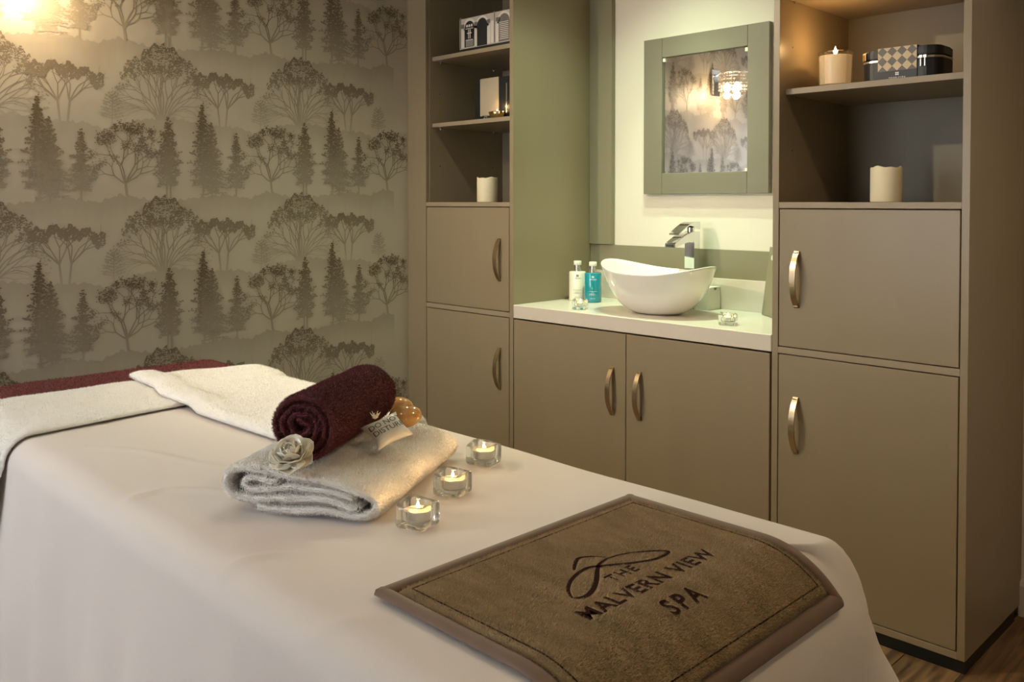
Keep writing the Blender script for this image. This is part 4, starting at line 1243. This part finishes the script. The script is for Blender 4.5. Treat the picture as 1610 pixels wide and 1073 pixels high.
# ------------------------------------------------------------------ flower
def flower():
    root = thing('silk_flower', 'open ivory silk flower at the front of the plum roll', 'flower', (2.042, -1.850, BZ + .098), (math.radians(24), math.radians(22), 0))
    R = random.Random(5)
    def petal(w_, l_, cup, ruf, s):
        nu, nv = 9, 9; P = []
        for i in range(nu):
            a = -1 + 2 * i / (nu - 1); row = []
            for j in range(nv):
                t = j / (nv - 1)
                wd = w_ * math.sin(PI * min(.96, .12 + .80 * t)) ** .7
                x = a * wd; y = l_ * t * (1 - .10 * a * a)
                z = cup * (t ** 1.6) + .30 * wd * a * a + ruf * math.sin(a * 5 + s) * t * t + .2 * ruf * math.sin(9 * a + s)
                row.append((x, y, z))
            P.append(row)
        me = grid_mesh(P)
        return me
    for ringi, (n, rad, w_, l_, cup, tilt, z) in enumerate([(6, .006, .024, .037, .006, .05, .001), (6, .005, .022, .032, .011, .35, .004), (5, .005, .021, .028, .012, .72, .007), (5, .004, .017, .024, .010, 1.05, .009), (4, .002, .012, .019, .008, 1.32, .010)]):
        for k in range(n):
            me = petal(w_ * R.uniform(.92, 1.1), l_ * R.uniform(.92, 1.08), cup, .0012, R.random() * 6)
            a = 2 * PI * k / n + ringi * .6 + R.uniform(-.12, .12)
            m = Matrix.Rotation(a, 4, 'Z') @ Matrix.Translation((0, rad, z)) @ Matrix.Rotation(tilt + R.uniform(-.08, .08), 4, 'X')
            me.transform(m)
            o = obj('petal', me, M_petal, root, world=False)
            sm = o.modifiers.new('thickness', 'SOLIDIFY'); sm.thickness = .0006
    obj('calyx', lathe([(0, -.004), (.008, -.003), (.010, .002), (.005, .010), (0, .012)], 16), M_petal, root, world=False)
flower()

# ------------------------------------------------------------------ satin sachet
def sachet():
    root = thing('satin_sachet', 'small white satin sachet lettered do not disturb against the roll', 'sachet', (2.023, -1.637, BZ + .104), (math.radians(34), math.radians(4), math.radians(50)))
    n = 28; hw, hh = .0390, .0330; top, bot = [], []; cs, sn_ = math.cos(.62), math.sin(.62)
    for i in range(n + 1):
        a = -1 + 2 * i / n; rt, rb = [], []
        for j in range(n + 1):
            b = -1 + 2 * j / n
            pin = .16
            x = a * hw * (1 - pin * (1 - b * b)); y = b * hh * (1 - pin * (1 - a * a))
            th = .0145 * ((1 - a ** 4) * (1 - b ** 4)) ** .55 + .0003
            wr = .0012 * sn(a * 3, b * 9, 1.0, 1.3) * (abs(a) + abs(b)) * .8 * (1 - max(abs(a), abs(b)) ** 6)
            x, y = x * cs - y * sn_, x * sn_ + y * cs
            rt.append((x, y, th + wr)); rb.append((x, y, -th * .75))
        top.append(rt); bot.append(rb)
    V = [p for r in top for p in r]; V += [p for r in bot for p in r]; N0 = (n + 1) ** 2; F = []
    for i in range(n):
        for j in range(n):
            a = i * (n + 1) + j; b = a + n + 1
            F.append((a, b, b + 1, a + 1)); F.append((N0 + a, N0 + a + 1, N0 + b + 1, N0 + b))
    o = obj('pillow', mesh(V, F, True), M_satin, root, world=False)
    def on(px, py):
        a, b = max(-1, min(1, px / hw)), max(-1, min(1, py / hh))
        return .0145 * ((1 - a ** 4) * (1 - b ** 4)) ** .55 + .0016
    parts = []
    for body, y0 in (('DO NOT', .004), ('DISTURB', -.0115)):
        tv, tf = text_tris(body, .0165, 1.0); parts.append(([(p * cs - (y0 + q) * sn_, p * sn_ + (y0 + q) * cs, on(p, y0 + q)) for p, q, _ in tv], tf))
    for q in parts: obj('lettering', mesh(*q), M_ink, o, world=False)
    return root
sachet()

# ------------------------------------------------------------------ polished stones, dried bud
def stone(loc, rot, s, label):
    bm = bmesh.new(); bmesh.ops.create_icosphere(bm, subdivisions=4, radius=1)
    for v in bm.verts:
        p = v.co; k = 1 + .04 * sn(p.x, p.y, p.z + loc[0] * 9, 1.3)
        v.co = Vector((p.x * s[0] * k * (1 + .10 * p.y), p.y * s[1] * k, p.z * s[2] * k))
    o = obj('polished_stone', bm_mesh(bm, True), M_stone, None, loc, rot)
    tag(o, label, 'stone', 'polished honey stones on the towel')
stone((1.946, -1.535, BZ + .1010), (math.radians(8), math.radians(-6), math.radians(40)), (.034, .027, .0225), 'polished honey-brown stone, the front one beside the sachet')
stone((1.862, -1.482, BZ + .0985), (0, math.radians(6), math.radians(35)), (.028, .024, .020), 'polished pale honey stone half hidden behind the front stone')
def bud():
    root = thing('dried_bud', 'tiny dried cream flower bud between roll and sachet', 'flower', (2.010, -1.655, BZ + .128))
    R = random.Random(2)
    for k in range(16):
        a = 2 * PI * k / 16; t = .5 + .5 * (k % 3) / 2
        pts = [(0, 0, 0), (.005 * math.cos(a), .005 * math.sin(a), .006 * t), (.010 * math.cos(a) * t, .010 * math.sin(a) * t, .013 * t)]
        obj('petal', tube(pts, [.0008, .0014, .0004], 5), M_petal, root, world=False)
bud()

# tealights on the couch
for (x, y), r, lab in [((2.229, -1.729), 0.32, 'lit tealight in a glass block on the sheet, nearest the brown mat'),
                       ((2.147, -1.582), 0.36, 'lit tealight in a glass block on the sheet, middle of the three'),
                       ((2.048, -1.412), 0.24, 'lit tealight in a glass block on the sheet, farthest from the brown mat')]:
    tealight((x, y, BZ + .0025), r, lab)

# ================================================================== LAMPS
def sconce():
    cx, cy, zt, zb = 0.150, -1.655, 2.205, 2.075
    root = thing('crystal_wall_lamp', 'lit crystal drum wall lamp on the tree wallpaper, seen in the mirror', 'lamp', (0.0, cy, 2.1))
    box('back_plate', 0.0016, 0.016, cy - .05, cy + .05, 2.06, 2.24, M_chrome, root, .003)
    obj('arm', tube([(0.012, cy, 2.20), (0.07, cy, 2.212), (cx, cy, 2.212)], .006, 10), M_chrome, root)
    for z, r in ((zt, .095), (zb + .06, .094)):
        ringp = [(cx + r * math.cos(2 * PI * k / 40), cy + r * math.sin(2 * PI * k / 40), z) for k in range(41)]
        obj('ring', tube(ringp, .004, 6), M_chrome, root)
    for k in range(3):
        a = k * 2 * PI / 3
        obj('spoke', tube([(cx, cy, 2.212), (cx + .095 * math.cos(a), cy + .095 * math.sin(a), zt)], .003, 6), M_chrome, root)
    ico = bmesh.new(); bmesh.ops.create_icosphere(ico, subdivisions=1, radius=1)
    iv = [tuple(v.co) for v in ico.verts]; iff = [tuple(v.index for v in f.verts) for f in ico.faces]; ico.free()
    for k in range(26):
        a = 2 * PI * k / 26; parts = []
        for j in range(6):
            z = zt - .012 - j * .0215; s = .0088
            x, y = cx + .093 * math.cos(a), cy + .093 * math.sin(a)
            parts.append(([(x + p * s, y + q * s, z + r * s * 1.1) for p, q, r in iv], iff))
        obj('crystal_strand', mesh(*join_data(parts)), M_crystal, root)
    for k in range(3):
        a = k * 2 * PI / 3 + .4
        x, y = cx + .042 * math.cos(a), cy + .042 * math.sin(a)
        obj('bulb_socket', lathe([(0, 2.134), (.010, 2.134), (.010, 2.170), (0, 2.170)], 16, x, y, 0), M_chrome, root)
        obj('bulb', lathe([(0, zb), (.010, zb + .003), (.019, zb + .015), (.022, zb + .028), (.017, zb + .045), (.009, zb + .060), (0, zb + .060)], 20, x, y, 0), M_bulb, root)
        l = bpy.data.lights.new('bulb_light', 'POINT'); l.energy = E_SCONCE / 3; l.color = WARM; l.shadow_soft_size = 0.02
        lo = bpy.data.objects.new('bulb_light', l); C.objects.link(lo); lo.parent = root
        lo.location = (x, y - cy, zb - 2.1 - .022)
sconce()

def downlight(x, y, energy, col, angle, blend, label, aim=None, soft=0.03):
    root = thing('ceiling_downlight', label, 'downlight', (x, y, ROOM_Z))
    obj('bezel', lathe([(.034, -.001), (.045, -.001), (.046, -.004), (.036, -.006), (.034, -.001)], 32), M_chrome, root, world=False)
    obj('lens', lathe([(0, -.0015), (.033, -.0015), (.033, -.0008), (0, -.0008)], 32), mat('downlight_lens', (1, 1, 1), .4, var=0, emit=col, estr=8), root, world=False)
    l = bpy.data.lights.new('spot', 'SPOT'); l.energy = energy; l.color = col; l.spot_size = math.radians(angle); l.spot_blend = blend; l.shadow_soft_size = soft
    lo = bpy.data.objects.new('spot', l); C.objects.link(lo); lo.parent = root; lo.location = (0, 0, -.02)
    if aim: lo.rotation_euler = (Vector(aim) - Vector((x, y, ROOM_Z))).to_track_quat('-Z', 'Y').to_euler()
downlight(1.31, 0.02, E_VANITY * .50, GREEN, 125, 1.0, 'recessed ceiling downlight above the front edge of the worktop', soft=.02)
downlight(1.31, 0.20, E_VANITY * .90, GREEN, 66, 1.0, 'recessed ceiling downlight directly above the washbasin', soft=.012)
downlight(1.05, -0.70, E_CAB * .50, (.96, 1.0, .80), 140, .8, 'recessed ceiling downlight in front of the left cabinet')
downlight(0.62, -1.95, E_CAB * .30, (1.0, .86, .66), 160, .6, 'added warm fill spot in the ceiling above the head of the couch')  # no known fixture here; added to make up for the dimmed wall lamp
downlight(0.45, -2.45, E_CAB * 3.0, (1.0, .80, .54), 74, .9, 'added tilted ceiling spot that lights the cabinets in place of the wall lamp', aim=(1.55, 0.0, 0.95), soft=.014)  # invented lamp; gives the cabinets the light and crisp shadows of the wall lamp
downlight(3.30, -0.75, E_CAB * .7, WARM, 150, .8, 'recessed ceiling downlight right of the tall cabinet')
downlight(2.00, -2.75, E_CAB * .12, NEUTRAL, 110, .8, 'added fill spot in the ceiling for the near side of the couch')  # invented lamp; brightens the hanging sheet without reaching the cabinets
